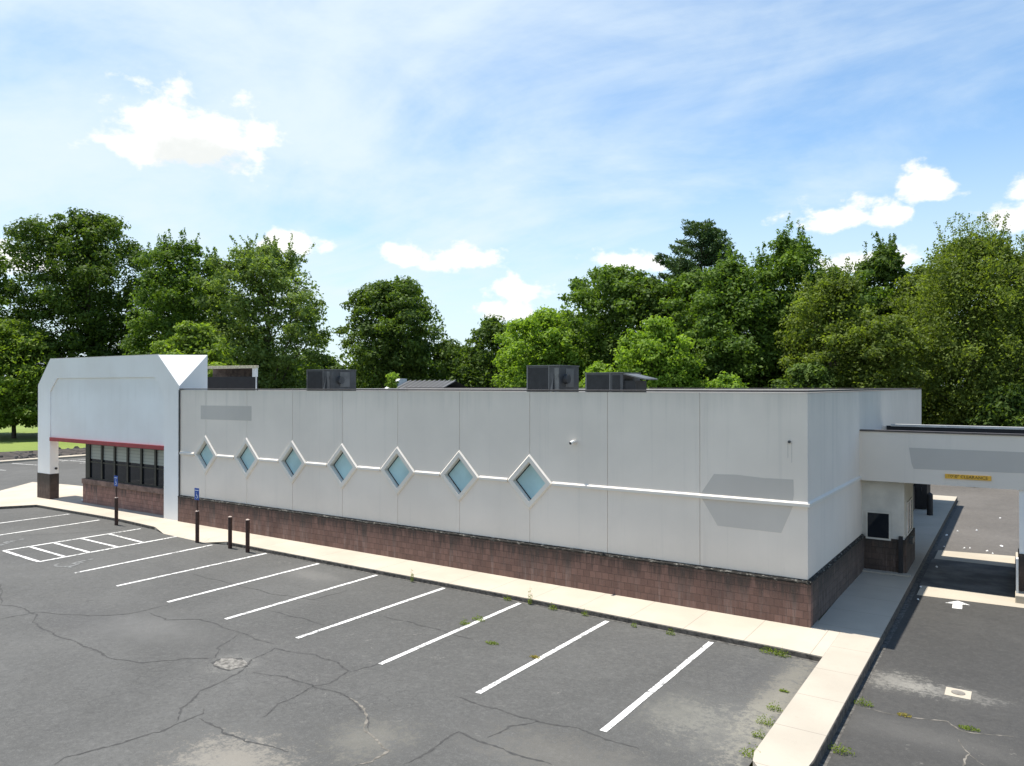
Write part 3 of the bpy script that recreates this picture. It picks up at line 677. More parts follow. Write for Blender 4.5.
# rooftop screen behind the portal
S = empty('rooftop_screen', (-28.8, 4.6, 5.42), 'low open fronted rooftop screen with pale top edge beside the white portal', 'roof screen')
obj('top', MB().add([(-32.2,4.0,6.93),(-26.85,4.0,6.93),(-28.7,5.6,7.00),(-32.2,5.6,7.00),(-32.2,4.0,7.09),(-26.85,4.0,7.06),(-28.7,5.6,7.13),(-32.2,5.6,7.15)], [(0,3,2,1),(4,5,6,7),(0,1,5,4),(1,2,6,5),(2,3,7,6),(3,0,4,7)]), M['pale_yellow'], S)
obj('back_panel', MB().box(-32.2,-28.75,5.3,5.35,6.30,6.98), simple('rusty_sheet', (.16,.12,.11), .7, .2, .35, 5.), S)
obj('end_panel', MB().box(-27.2,-26.84,4.05,4.10,6.50,6.93), M['white_metal'], S)
obj('dark_void', MB().box(-32.2,-26.9,4.12,4.16,5.42,6.52), M['black'], S)  # black sheet standing in for the shaded void behind the open front
obj('post', MB().box(-26.88,-26.84,4.0,4.04,5.42,6.93), M['white_metal'], S)

# rooftop units
def hvac(x0, x1, xm, y, zt_, label, hood=True, duct=False, wire=True):
    e = empty('rooftop_unit', ((x0+x1)/2, y+.8, 5.42), label, 'air conditioner', 'air conditioning units on the roof')
    obj('cabinet', MB().box(x0,x1,y,y+1.7,5.5,zt_), M['hvac'], e, bevel=.02)
    obj('base_rail', MB().box(x0+.05,x1-.05,y+.05,y+1.65,5.42,5.50), M['black'], e)
    obj('coil_grille', MB().box(x0+.07,xm-.05,y-.012,y+.02,5.55,zt_-.07), M['coil'], e)
    obj('corner_trim', MB().box(xm-.05,xm+.0,y-.018,y+.02,5.5,zt_), M['hvac_lt'], e)
    obj('corner_trim', MB().box(x0-.01,x0+.055,y-.019,y+.02,5.5,zt_), M['hvac_lt'], e)
    obj('top_lip', MB().box(x0-.02,x1+.02,y-.03,y+1.73,zt_,zt_+.04), M['hvac_lt'], e)
    if hood:
        obj('access_panel', MB().box(xm+.25,xm+.47,y-.014,y+.01,5.7,zt_-.08), M['hvac_lt'], e)
        obj('access_panel', MB().box(x1,x1+.02,y+.5,y+1.2,6.0,zt_-.1), M['hvac_lt'], e)
        obj('shadow_hood', MB().add([(xm+.06,y-.003,5.5),(xm+.22,y-.003,5.5),(xm+.22,y-.003,6.6),(xm+.06,y-.22,5.5),(xm+.22,y-.22,5.5)], [(0,3,4,1),(3,2,4),(0,2,3),(1,4,2)]), M['hvac'], e)
        obj('handle', MB().box(xm+.43,xm+.46,y-.04,y-.014,6.4,6.55), M['hvac_lt'], e)
        obj('end_vent', MB().tube((x1,y+.5,6.35),(x1+.16,y+.5,6.35),.22,.2,n=10), M['hvac'], e)
    if duct:
        obj('rain_hood', MB().add([(x1,y+.02,zt_),(x1+.95,y+.02,zt_-.22),(x1+.95,y+1.3,zt_-.22),(x1,y+1.3,zt_),(x1,y+.02,zt_-.05),(x1+.95,y+.02,zt_-.27),(x1+.95,y+1.3,zt_-.27),(x1,y+1.3,zt_-.05)], [(0,1,2,3),(7,6,5,4),(0,4,5,1),(1,5,6,2),(2,6,7,3),(3,7,4,0)]), M['hvac_lt'], e)
        obj('intake', MB().box(x1,x1+.5,y+.1,y+1.2,5.6,zt_-.3), M['coil'], e)
        obj('door', MB().box(xm+.08,xm+.42,y-.014,y+.01,5.6,zt_-.08), M['coil'], e)
    return e
hvac(-27.75,-25.75,-26.45,8.0,6.90,'grey rooftop unit nearest the white portal, left of the small treetop')
hvac(-13.60,-11.95,-12.45,8.0,6.91,'taller grey rooftop unit in the middle of the parapet with dark coil face')
hvac(-10.70,-9.0,-9.55,8.0,6.57,'lower grey rooftop unit with slanted rain hood, right of the taller one', hood=False, duct=True)

# ------------------------------------------------------------------ drive-through canopy and bay
K = empty('drive_through_canopy', (3, 9.5, 0), 'flat white drive through canopy with black roof and block pier, right of the shop', 'canopy')
cz0, cz1, cx1 = 2.98, 4.58, 6.6
obj('front_fascia', MB().box(-.107,cx1,6.9,7.1,cz0,cz1), M['stucco'], K)
obj('side_fascia', MB().box(cx1-.2,cx1,7.1,12.0,cz0,cz1), M['stucco'], K)
obj('back_fascia', MB().box(-.107,cx1-.2,11.85,12.0,cz0,cz1-.05), M['stucco'], K)
obj('soffit', MB().box(-.107,cx1-.2,7.1,11.85,cz0+.03,cz0+.1), M['tan'], K)
obj('roof_membrane', MB().box(-.107,cx1-.2,7.1,11.85,4.15,4.20), M['black'], K)
obj('membrane_upstand', MB().box(.15,cx1-.2,11.80,11.848,4.2,cz1-.03), M['black'], K)
obj('coping', MB().box(-.106,cx1+.03,6.865,7.13,cz1,cz1+.05), M['coping'], K)
obj('coping', MB().box(.3,cx1,11.78,12.04,cz1-.05,cz1+.03), M['coping_pale'], K)
obj('paint_patch', MB().prism_xz([(1.43,4.10),(5.6,4.10),(5.6,3.50),(1.56,3.44),(1.5,3.6)], 6.896, 6.899), M['patch'], K)
pier = obj('pier', MB().box(4.32,5.5,6.95,7.75,1.1,cz0), M['portal'], K)
obj('pier_base', MB().box(4.29,5.53,6.92,7.78,0,1.1), M['block_d'], K)
obj('guard_plate', MB().box(4.24,4.30,6.6,6.9,0,1.0), M['white_metal'], K)
obj('back_pier', MB().box(4.5,5.4,11.1,11.8,0,cz0), M['portal'], K)
# clearance sign
sg = empty('clearance_sign', (3.02, 6.89, 3.27), 'narrow yellow clearance sign with dark lettering on the canopy edge', 'sign')
obj('sign_board', MB().prism_xz([(2.42,3.34),(3.63,3.345),(3.63,3.205),(2.42,3.20)], 6.872, 6.894), M['sign_yellow'], sg)
def text(s, x, y, z, size, mat, parent, width=None):
    cu = D.curves.new('lettering', 'FONT'); cu.body = s; cu.size = size; cu.align_x = 'CENTER'; cu.align_y = 'CENTER'; cu.offset = .0008
    to = D.objects.new('lettering_src', cu); COL.objects.link(to)
    bpy.context.view_layer.update()
    me = D.meshes.new_from_object(to.evaluated_get(bpy.context.evaluated_depsgraph_get()))
    D.objects.remove(to); D.curves.remove(cu)
    xs_ = [v.co.x for v in me.vertices]; k = (width/(max(xs_)-min(xs_))) if width else 1.
    pw = wloc(parent)
    for v in me.vertices:
        cx, cy = v.co.x*k, v.co.y; v.co = Vector((x+cx, y, z+cy))-pw
    me.materials.clear(); me.materials.append(mat)
    o = D.objects.new('lettering', me); COL.objects.link(o); o.parent = parent
    return o
text("10'-0\" CLEARANCE", 3.02, 6.8705, 3.272, .125, M['sign_black'], sg, 1.02)

# bay of the drive-through window (part of the shop)
obj('bay_base', MB().box(-.024,1.30,7.22,9.83,0,1.10), M['block_d'], B)
bay = obj('bay_wall', MB().box(-.107,1.25,7.27,9.8,1.10,2.975), M['tan'], B)
bw = obj('bay_window', MB(), M['white_metal'], B)
mbw = MB(); mbw.box(.12,.87,7.235,7.268,1.04,1.10); mbw.box(.12,.87,7.235,7.268,1.90,1.96); mbw.box(.12,.18,7.235,7.268,1.101,1.899); mbw.box(.81,.87,7.235,7.268,1.101,1.899)
mbw.v = [(x,y-.02,z) for x,y,z in mbw.v]
obj('window_frame', mbw, M['tan'], bw); obj('pane', MB().box(.18,.81,7.205,7.268,1.10,1.90), M['glass_dark'], bw)
sw = obj('service_window', MB(), M['white_metal'], B)
mbw = MB(); mbw.box(1.252,1.285,7.85,9.2,1.14,1.20); mbw.box(1.252,1.285,7.85,9.2,2.18,2.24)
for y in (7.85,8.48,9.14): mbw.box(1.252,1.286,y,y+.06,1.201,2.179)
obj('window_frame', mbw, M['coping_pale'], sw); obj('pane', MB().box(1.252,1.268,7.91,9.14,1.20,2.18), M['glass_dark'], sw)
obj('drawer', MB().box(1.30,1.42,8.0,8.6,.86,1.04), M['hvac'], sw)
obj('corner_pipe', MB().box(1.10,1.22,7.10,7.215,0.01,1.22), M['black'], B)
obj('bay_step', MB().box(.0,1.45,6.9,7.2,0.006,.05), M['walk_side'], B)

# things standing behind, along the shaded walk
cab = empty('steel_cabinet', (.45,22.9,.004), 'black steel cabinet on the shaded side walk against the far shop wall', 'cabinet')
obj('cabinet_body', MB().box(.08,.60,22.0,23.8,.05,2.0), M['dumpster'], cab, bevel=.01)
obj('door', MB().box(.10,.33,21.985,22.0,.15,1.9), M['dumpster'], cab); obj('door', MB().box(.35,.58,21.985,22.0,.15,1.9), M['dumpster'], cab)
obj('handle', MB().box(.36,.375,21.96,21.985,.9,1.1), M['hvac_lt'], cab)
bo = empty('steel_bollard', (.86,20.4,.004), 'stout black bollard with rounded top on the shaded walk beyond the drive through window', 'bollard')
mb = MB().tube((.86,20.4,0),(.86,20.4,.95),.13,n=14)
for i in range(3): mb.tube((.86,20.4,.95+.04*i),(.86,20.4,.95+.04*(i+1)),(.13,.115,.075)[i],(.115,.075,.02)[i],n=14)
obj('post', mb, M['dumpster'], bo, smooth=False)

# ------------------------------------------------------------------ signs and bollards in front
def bollard(mbase, x, y, top, parent, r=.075):
    obj('pipe', MB().tube((x,y,GZ-.02),(x,y,top),r,n=16), M['brown_metal'], parent)
    mb = MB().tube((x,y,top),(x,y,top+.02),r*.98,r*.8,n=16).tube((x,y,top+.02),(x,y,top+.035),r*.8,r*.3,n=16)
    obj('cap', mb, M['pale_cap'], parent)
for x, y, bt, p0, p1, lab in ((-29.05,-1.72,1.08,1.60,2.06,'blue accessible parking sign on a brown post in front of the storefront windows'),
                              (-22.68,-1.98,1.10,1.55,2.02,'blue accessible parking sign on a brown post in front of the diamond windows')):
    e = empty('parking_sign', (x,y,GZ), lab, 'sign', 'blue accessible parking signs')
    bollard(None, x, y, bt, e)
    obj('post', MB().box(x-.025,x+.025,y-.02,y+.02,bt,p1-.02), M['brown_metal'], e)
    pl_ = obj('sign_plate', MB().box(x-.15,x+.15,y-.028,y-.021,p0,p1), M['sign_blue'], e, bevel=.003)
    wheelchair('symbol', x, 0, (p0+p1)/2-.06, .24, M['sign_white'], pl_, plane='xz', face=y-.0305)
    obj('band', MB().box(x-.12,x+.12,y-.0302,y-.0285,p1-.10,p1-.075), M['sign_white'], pl_)
for x, y, t_, lab in ((-20.68,-1.93,1.06,'plain brown bollard with pale cap, nearer the blue sign of the pair'),(-19.54,-2.0,1.07,'plain brown bollard with pale cap, right one of the pair by the kerb')):
    e = empty('bollard', (x,y,GZ), lab, 'bollard', 'pair of brown bollards by the kerb')
    bollard(None, x, y, t_, e)

# ------------------------------------------------------------------ litter
LIT = [(2.12,17.77,DZ+.004),(3.6,22.6,DZ+.004),(2.57,13.93,DZ+.004),(2.75,14.1,DZ+.004),(3.33,13.85,DZ+.004),(3.5,13.5,DZ+.004),(3.75,15.2,DZ+.004),(1.9,13.8,DZ+.004),(2.8,18.5,DZ+.004),(1.78,6.6,DZ+.012),(1.86,5.0,DZ+.004),(1.95,9.9,DZ+.008),(1.8,16.5,DZ+.004)]
LITP = ['farthest up the lane behind the canopy','in the sun behind the canopy, near the lane middle']
for i, (x,y,z) in enumerate(LIT):
    mb = MB(); r = random.Random(i+40); s = r.uniform(.03,.075)
    vs = [(x+s*math.cos(a)*r.uniform(.6,1.3), y+s*math.sin(a)*r.uniform(.6,1.3), z+r.uniform(0,.05)) for a in (0,1.,2.1,3.1,4.2,5.3)]+[(x,y,z+.07)]
    mb.add(vs, [(k,(k+1)%6,6) for k in range(6)])
    o = obj('paper_scrap', mb, M['litter'], loc=(x,y,z))
    tag(o, 'small scrap of white litter lying in the drive through lane', 'litter', 'white litter scraps in the drive through lane')
mb = MB().tube((-36.55,.55,.06),(-36.2,1.0,.09),.06,.05,n=8)
tag(obj('spilled_cup', mb, M['litter'], loc=(-36.4,.8,0)), 'white cup shaped litter lying on the pale walk at the storefront corner', 'litter')

# ------------------------------------------------------------------ foliage
def leaves_mesh(name, C_, Nn, S, tint, mat, parent, asp=.55):
    """one rhombic, slightly folded leaf spray per row"""
    n = len(C_)
    Nn = Nn/np.linalg.norm(Nn, axis=1, keepdims=True)
    t = rng.normal(size=(n,3)); u = t-Nn*(t*Nn).sum(1, keepdims=True); u /= np.linalg.norm(u, axis=1, keepdims=True); v = np.cross(Nn, u)
    S = S[:,None]
    fold = Nn*S*.18
    V_ = np.stack([C_-u*S, C_-v*S*asp+fold, C_+u*S, C_+v*S*asp+fold], 1).reshape(-1,3)
    me = D.meshes.new(name); me.vertices.add(4*n); me.vertices.foreach_set('co', V_.astype(np.float32).ravel())
    me.loops.add(4*n); me.loops.foreach_set('vertex_index', np.arange(4*n, dtype=np.int32))
    me.polygons.add(n); me.polygons.foreach_set('loop_start', np.arange(0,4*n,4, dtype=np.int32)); me.polygons.foreach_set('loop_total', np.full(n,4, dtype=np.int32))
    me.update(calc_edges=True)
    a = me.attributes.new('tint', 'FLOAT', 'FACE'); a.data.foreach_set('value', np.clip(tint,0,1).astype(np.float32))
    me.materials.append(mat)
    o = D.objects.new(name, me); COL.objects.link(o); o.parent = parent
    return o

def limb(mb, pts, r0, r1, n=6):
    for i in range(len(pts)-1):
        a = r0+(r1-r0)*i/(len(pts)-1); b = r0+(r1-r0)*(i+1)/(len(pts)-1)
        mb.tube(pts[i], pts[i+1], a, b, n, cap=False)

PROF = {'broad': [(0,.72),(.3,.96),(.6,1.),(.8,.88),(.93,.62),(1,.28)], 'round': [(0,.45),(.15,.85),(.4,1.),(.65,.9),(.85,.6),(1,.12)], 'tall': [(0,.7),(.2,.98),(.5,1.),(.75,.8),(.9,.5),(1,.14)],
        'spread': [(0,.55),(.25,.95),(.5,1.),(.75,.85),(.92,.5),(1,.2)], 'cone': [(0,.75),(.15,1.),(.45,.78),(.7,.5),(.9,.2),(1,.03)],
        'dome': [(0,.8),(.3,1.),(.6,.93),(.82,.66),(1,.18)], 'willow': [(0,.75),(.3,1.),(.6,.95),(.85,.68),(1,.28)]}
def tree(name, x, y, h, r, kind, label, prof='round', base=.16, nclump=90, leaves=13000, lsize=.26, clump=1.25, lean=0., flat=.62, spiky=0., droop=0., seed=0, gap=.0, group=None, cat='tree', z0=-.25):
    g_ = np.random.default_rng(seed+101); nclump = int(nclump*1.75); leaves = int(leaves*2.15); lsize *= .84; r *= 1.06
    e = empty(name, (x,y,z0), label, cat, group)
    zb = h*base; H = h-zb
    pp = PROF[prof]; ts = [p_[0] for p_ in pp]; rs = [p_[1] for p_ in pp]
    # clumps fill the crown, denser to the shell; low-frequency lobes make the outline uneven
    T = g_.uniform(0.0,1,nclump)**.9; A_ = g_.uniform(0,2*math.pi,nclump)
    ph = g_.uniform(0,6.28,6)
    lob = 1+.12*np.sin(2*A_+ph[0]+3*T)+.10*np.sin(3*A_+ph[1]-7*T)+.12*np.sin(9*T+ph[2]+A_)
    fr = g_.uniform(.0,1,nclump)**.5
    rad = r*np.interp(T, ts, rs)*fr*lob*.86
    cl = np.stack([rad*np.cos(A_)+lean*T*H, rad*np.sin(A_), zb+H*T*.96], 1)
    cs = clump*g_.uniform(.6,1.35,nclump)*(1-.28*T*fr)
    ctint = g_.uniform(0,1,nclump)
    per = np.maximum(20, (leaves*cs**2/np.sum(cs**2)).astype(int))
    idx = np.repeat(np.arange(nclump), per); g_.shuffle(idx); n = len(idx)
    d = g_.normal(size=(n,3)); d /= np.linalg.norm(d, axis=1, keepdims=True)
    rr_ = g_.uniform(0,1,n)**.42
    # sub-clusters inside every clump give small-scale gaps
    sub = g_.normal(size=(nclump,14,3)); sub /= np.linalg.norm(sub,axis=2,keepdims=True)
    pick = sub[idx, g_.integers(0,14,n)]
    off = pick*.60+d*.58*rr_[:,None]
    off[:,2] *= flat
    if droop: off[:,2] -= droop*np.abs(g_.normal(size=n))*.8
    P_ = cl[idx]+off*cs[idx][:,None]
    # loose leaves through the whole crown close the see-through gaps between the clumps
    nf = int(n*.22); tf = g_.uniform(0,1,nf); af = g_.uniform(0,6.283,nf); rf = r*np.interp(tf, ts, rs)*np.sqrt(g_.uniform(0,1,nf))*.80
    P_[:nf] = np.stack([rf*np.cos(af)+lean*tf*H, rf*np.sin(af), zb+H*tf*.93], 1)[g_.permutation(nf)]
    nn = off*np.array([1,1,1.3])+g_.normal(size=(n,3))*.75+np.array([0,0,.75])
    S = lsize*g_.uniform(.55,1.25,n)
    tint = ctint[idx]*.5+g_.uniform(0,1,n)*.5
    if spiky:
        k = int(nclump*spiky)
        top = np.argsort(-(cl[:,2]+rad*.4))[:k]; extraP = []; 
        for t_ in top:
            L = g_.uniform(.8,2.2); m_ = 60; q = g_.uniform(0,1,m_)
            dv = np.array([g_.normal()*.35, g_.normal()*.35, 1.]); 
            extraP.append(cl[t_]+np.array([0,0,cs[t_]*flat*.6])+q[:,None]*dv*L+g_.normal(size=(m_,3))*.16*(1-q[:,None]*.6))
        extraP = np.concatenate(extraP); P_ = np.concatenate([P_,extraP]); m_ = len(extraP)
        nn = np.concatenate([nn, g_.normal(size=(m_,3))+np.array([0,0,.3])]); S = np.concatenate([S, lsize*g_.uniform(.4,.8,m_)]); tint = np.concatenate([tint, g_.uniform(.2,.9,m_)])
    P_[:,2] = np.maximum(P_[:,2], .25)
    leaves_mesh('crown', P_, nn, S, tint, LEAF[kind], e, .55)
    # trunk and limbs
    mb = MB(); tr = .016*h+.05; tp = [(0,0,-.1)]
    for i in range(1,7):
        f_ = i/6; tp.append((lean*f_*H*.8+g_.normal()*.05*h*.1, g_.normal()*.05*h*.1, (zb+H*.78)*f_))
    limb(mb, tp, tr, tr*.18, 8)
    for k in g_.choice(nclump, min(nclump, 26), replace=False):
        c = cl[k]; zs_ = max(zb*.8, c[2]-abs(g_.normal())*H*.12-np.hypot(c[0],c[1])*.5); f_ = min(1, zs_/(zb+H*.78)); a_ = Vector((lean*f_*H*.8,0,zs_))
        b_ = Vector(tuple(c)); mid = (a_+b_)/2+Vector((0,0,.12*(b_-a_).length))
        rr0 = tr*(1-f_*.75)*.42
        limb(mb, [a_,mid,b_], rr0, .02, 5)
    me_o = obj('trunk', MB(), M['bark'], e)
    me = D.meshes.new('trunk'); me.from_pydata(mb.v, [], mb.f); me.materials.append(M['bark']); me_o.data = me
    return e

def pine(name, x, y, h, r, label, seed=3):
    g_ = np.random.default_rng(seed); e = empty(name, (x,y,-.15), label, 'tree')
    mb = MB(); limb(mb, [(0,0,-.1),(.1,.05,h*.4),(.0,.1,h*.75),(.05,0,h*.98)], .34, .05, 8)
    C_=[]; Nn=[]; Tn=[]
    for z in np.arange(h*.22, h*.985, .62):
        t = (z-h*.22)/(h*.78); L0 = r*(1-t)**.62*1.2+.45
        for k in range(6):
            a = g_.uniform(0,6.28); L = L0*g_.uniform(.6,1.15); up = g_.uniform(.12,.5)
            tip = np.array([math.cos(a)*L, math.sin(a)*L, z+L*up])
            limb(mb, [(0,0,z),tuple(tip*[.55,.55,1]+np.array([0,0,-(L*up)*.6])),tuple(tip)], .06, .012, 4)
            m_ = int(90*L); q = g_.uniform(.25,1.05,m_)
            c = np.array([0,0,z])+q[:,None]*(tip-np.array([0,0,z]))
            c[:,2] -= (q*(1-q))*L*up*.9
            wd = .42*(1.15-q)[:,None]+.12
            c += g_.normal(size=(m_,3))*wd*np.array([1,1,.42])+np.array([0,0,.1])
            C_.append(c); Nn.append(g_.normal(size=(m_,3))+np.array([0,0,.8])); Tn.append(np.full(m_, g_.uniform(0,1))*.5+g_.uniform(0,.5,m_))
    C_=np.concatenate(C_); Nn=np.concatenate(Nn); Tn=np.concatenate(Tn)
    leaves_mesh('crown', C_, Nn, .20*g_.uniform(.6,1.2,len(C_)), Tn, LEAF['pine'], e, .32)
    o = obj('trunk', MB(), M['bark'], e); me = D.meshes.new('trunk'); me.from_pydata(mb.v,[],mb.f); me.materials.append(M['bark']); o.data = me
    return e

tree('oak_tree', -99.5, 33.2, 30.0, 11.0, 'deep', 'tallest dark broad tree at far left, standing behind the white portal', 'broad', .06, 190, 42000, .29, 1.6, seed=1, flat=.7)
tree('maple_tree', -80.5, 34, 24.2, 6.8, 'mid', 'narrow mid green tree between the big dark tree and the airy pale one', 'broad', .06, 110, 20000, .27, 1.4, seed=2, spiky=.08)
tree('silver_tree', -70.2, 39.1, 23.4, 8.6, 'silver', 'wide airy pale green tree left of the gap in the tree line', 'broad', .06, 130, 26000, .26, 1.4, seed=33, spiky=.12)
tree('mimosa_tree', -97.0, 23.0, 14.2, 8.2, 'bright', 'low rounded bright green tree over the lawn at the left edge', 'dome', .12, 110, 18000, .27, 1.3, seed=4)
tree('mimosa_tree', -59.1, 21.8, 12.1, 5.8, 'bright', 'low spreading bright green tree rising just behind the top of the white portal', 'dome', .12, 80, 14000, .24, 1.15, seed=5, flat=.5)
tree('oak_tree', -55.7, 45.7, 18.9, 7.6, 'deep', 'dark round tree standing alone in the middle, between two sky gaps', 'broad', .03, 130, 24000, .28, 1.45, seed=6)
tree('dark_tree', -44.0, 48.2, 14.0, 6.0, 'deep', 'low dark tree right of the lone round tree', 'round', .02, 80, 12000, .26, 1.2, seed=7)
tree('sunlit_tree', -33.6, 41.6, 13.8, 5.2, 'lime', 'bright green bushy tree behind the taller rooftop unit', 'broad', .04, 90, 15000, .23, 1.2, seed=8)
tree('maple_tree', -29, 49.1, 18.6, 8.0, 'mid', 'broad mid green tree rising behind the two bright trees', 'broad', .05, 120, 22000, .27, 1.4, seed=9)
tree('sunlit_tree', -19.4, 36.3, 11.9, 4.1, 'lime', 'lime green pointed bushy tree right of the low rooftop unit', 'dome', .03, 90, 15000, .20, 1.05, seed=10)
pine('pine_tree', -21.3, 51.5, 22.0, 6.4, 'tall dark blue green pine above the right centre of the tree line')
tree('maple_tree', -16.0, 44.1, 17.0, 5.2, 'mid', 'full mid green tree right of the tall pine', 'broad', .03, 120, 24000, .22, 1.3, seed=12, spiky=.05)
tree('locust_tree', -12.0, 47.9, 19.4, 4.6, 'mid', 'tall spiky leaved tree right of the pine, with feathery top shoots', 'broad', .04, 100, 19000, .22, 1.15, seed=13, spiky=.22)
tree('olive_tree', -7.6, 41.8, 15.0, 4.4, 'olive', 'yellowish green fine leaved tree between two taller dark tops', 'broad', .03, 90, 19000, .17, 1.05, seed=14, spiky=.15)
tree('dark_tree', -5.8, 55, 18.9, 3.6, 'deep', 'narrow dark topped tree above the right end of the shop wall', 'broad', .05, 80, 12000, .25, 1.1, seed=15, spiky=.15)
tree('willow_tree', 1.7, 45.6, 18.2, 6.9, 'olive', 'largest yellow green willow like tree at the right edge', 'willow', .05, 160, 40000, .16, 1.3, seed=16, droop=.6, spiky=.15)
tree('locust_tree', -107.8, 23, 24.8, 6.4, 'mid', 'tree cut off by the left edge behind the big dark tree', 'broad', .06, 80, 10000, .36, 1.5, seed=17)
tree('willow_tree', 10.8, 47.2, 17.8, 5.8, 'olive', 'yellow green tree just beyond the right edge', 'willow', .05, 90, 14000, .20, 1.3, seed=18)
tree('young_tree', -39.0, 26.9, 7.5, 1.3, 'lime', 'tiny light green treetop peeping over the parapet beside the small grey roof', 'cone', .1, 34, 2600, .15, .5, seed=19)
tree('dark_tree', -75.5, 53, 10.5, 6.0, 'deep', 'low dark tree filling the gap left of the lone round tree', 'dome', .02, 60, 8000, .4, 1.5, seed=20)
tree('dark_tree', -59.4, 63.7, 11.6, 6.0, 'mid', 'distant mid green tree low in the gap right of the lone round tree', 'dome', .02, 60, 8000, .4, 1.5, seed=21)
tree('dark_tree', -3.8, 61.1, 15.4, 4.5, 'mid', 'mid green tree deep in the row behind the willow like tree', 'broad', .03, 60, 8000, .3, 1.3, seed=22)
tree('olive_tree', -3.9, 40.2, 11.5, 3.4, 'olive', 'short yellowish tree low in front of the narrow dark top', 'broad', .03, 80, 13000, .17, .95, seed=23)
tree('shrub', -12.7, 33.0, 7.2, 2.6, 'lime', 'light green shrub top just showing over the right half of the parapet', 'dome', .02, 50, 5000, .19, .8, seed=24, cat='shrub')
tree('shrub', -24.5, 36.0, 8.3, 3.0, 'lime', 'bright green shrub top between the two right rooftop units', 'dome', .02, 50, 5000, .2, .85, seed=25, cat='shrub')
tree('oak_tree', -112, 4, 20, 6.9, 'deep', 'dark tree beyond the left edge of the lawn', 'broad', .1, 70, 8000, .36, 1.5, seed=26)
tree('oak_tree', -86, 42, 20, 7.5, 'deep', 'dark tree low behind the narrow mid green one', 'broad', .03, 80, 9000, .36, 1.6, seed=27)
tree('dark_tree', -38.5, 54, 15.0, 6.5, 'deep', 'dark tree deep behind the bright bushy tree', 'broad', .03, 60, 8000, .34, 1.4, seed=28)
tree('oak_tree', -10, 58, 16.5, 6, 'deep', 'dark tree deep behind the spiky topped tree', 'broad', .03, 80, 10000, .32, 1.5, seed=29)
tree('oak_tree', 6, 57, 14.5, 6, 'deep', 'dark tree low behind the right edge willow like tree', 'broad', .03, 80, 9000, .3, 1.5, seed=30)
tree('dark_tree', 3.9, 41.5, 6.4, 2.6, 'deep', 'dark bushy growth under the willow like tree beyond the canopy', 'dome', .02, 50, 6000, .2, .9, seed=31)
tree('dark_tree', -8.2, 36.8, 8.0, 3.2, 'deep', 'dark undergrowth tree right behind the shop near its right end', 'dome', .02, 60, 8000, .2, 1.0, seed=32)
tree('dark_tree', -17.0, 39.5, 9.0, 3.2, 'deep', 'dark undergrowth tree behind the shop under the pine', 'dome', .02, 60, 7000, .2, 1.0, seed=34)
tree('dark_tree', -24.5, 46.5, 16.5, 5.4, 'deep', 'dark tree in the row between the pine and the broad mid green tree', 'broad', .03, 70, 9000, .25, 1.3, seed=35)
tree('oak_tree', -9.0, 51.5, 17.0, 4.6, 'mid', 'mid green tree in the row between the spiky topped and narrow dark trees', 'broad', .03, 80, 12000, .24, 1.3, seed=37)
tree('maple_tree', -2.0, 52, 16.6, 4.6, 'olive', 'yellow green tree behind, between the narrow dark top and the willow like tree', 'broad', .03, 80, 12000, .2, 1.2, seed=38)
tree('maple_tree', -20.5, 47.0, 16.8, 4.2, 'mid', 'mid green tree directly under the tall pine', 'broad', .03, 80, 12000, .24, 1.2, seed=39)
tree('dark_tree', -96.0, 44, 14, 7.5, 'deep', 'low dark growth behind the tallest tree at far left', 'dome', .02, 70, 8000, .4, 1.6, seed=36)

# far wood, one mass that nobody could count
g_ = np.random.default_rng(5); C_ = []; Nn = []; Tn = []
for k in range(420):
    a = g_.uniform(0,1); px_ = -175+a*250; py_ = 100+30*math.sin(a*5)+g_.uniform(-6,22)-(abs(a-.15)*20); hz_ = g_.uniform(2.5,11.5); s_ = g_.uniform(2,4.2)
    m_ = 110; dd = g_.normal(size=(m_,3)); dd /= np.linalg.norm(dd,axis=1,keepdims=True)
    C_.append(np.array([px_,py_,2.+hz_])+dd*s_*np.array([1,1,.8])); Nn.append(dd+g_.normal(size=(m_,3))*.5+[0,0,.5]); Tn.append(np.full(m_,g_.uniform(0,.6))+g_.uniform(0,.4,m_))
wd = leaves_mesh('far_wood', np.concatenate(C_), np.concatenate(Nn), np.full(420*110,.75)*g_.uniform(.6,1.2,420*110), np.concatenate(Tn), LEAF['deep'], None, .6)
wd['kind'] = 'stuff'

# ------------------------------------------------------------------ small building behind
G = empty('back_building', (-40, 34, -.15), 'small low building behind the shop with grey ribbed roof and a white end', 'building')
obj('wall', MB().box(-43.9,-37.9,30.9,37,-.15,5.3), M['tan'], G)
mb = MB(); mb.add([(-43.3,30.4,5.3),(-37.6,30.4,5.3),(-37.6,33.8,6.50),(-43.3,33.8,6.52),(-43.3,37.2,5.3),(-37.6,37.2,5.3)], [(0,1,2,3),(3,2,5,4)])
for i in range(19): x = -43.2+i*.3; mb.add([(x,30.4,5.34),(x+.05,30.4,5.34),(x+.05,33.8,6.58),(x,33.8,6.58),(x,30.4,5.3),(x+.05,30.4,5.3)], [(0,1,2,3),(0,4,5,1)])
obj('roof', mb, M['metalroof'], G)
mb = MB()
for i in range(10): x = -43.0+i*.58; mb.add([(x,30.4,5.36),(x+.14,30.4,5.36),(x+.14,33.8,6.62),(x,33.8,6.62)], [(0,1,2,3)])
obj('roof_ribs', mb, M['hvac_lt'], G)
obj('gable_end', MB().add([(-44.0,30.2,5.2),(-43.3,30.2,5.2),(-43.3,33.8,5.2),(-44.0,33.8,5.2),(-44.0,32.9,6.72),(-43.5,32.9,6.72),(-43.5,33.8,6.74),(-44.0,33.8,6.74)],[(0,3,2,1),(4,5,6,7),(0,1,5,4),(1,2,6,5),(2,3,7,6),(3,0,4,7)]), M['white_metal'], G)
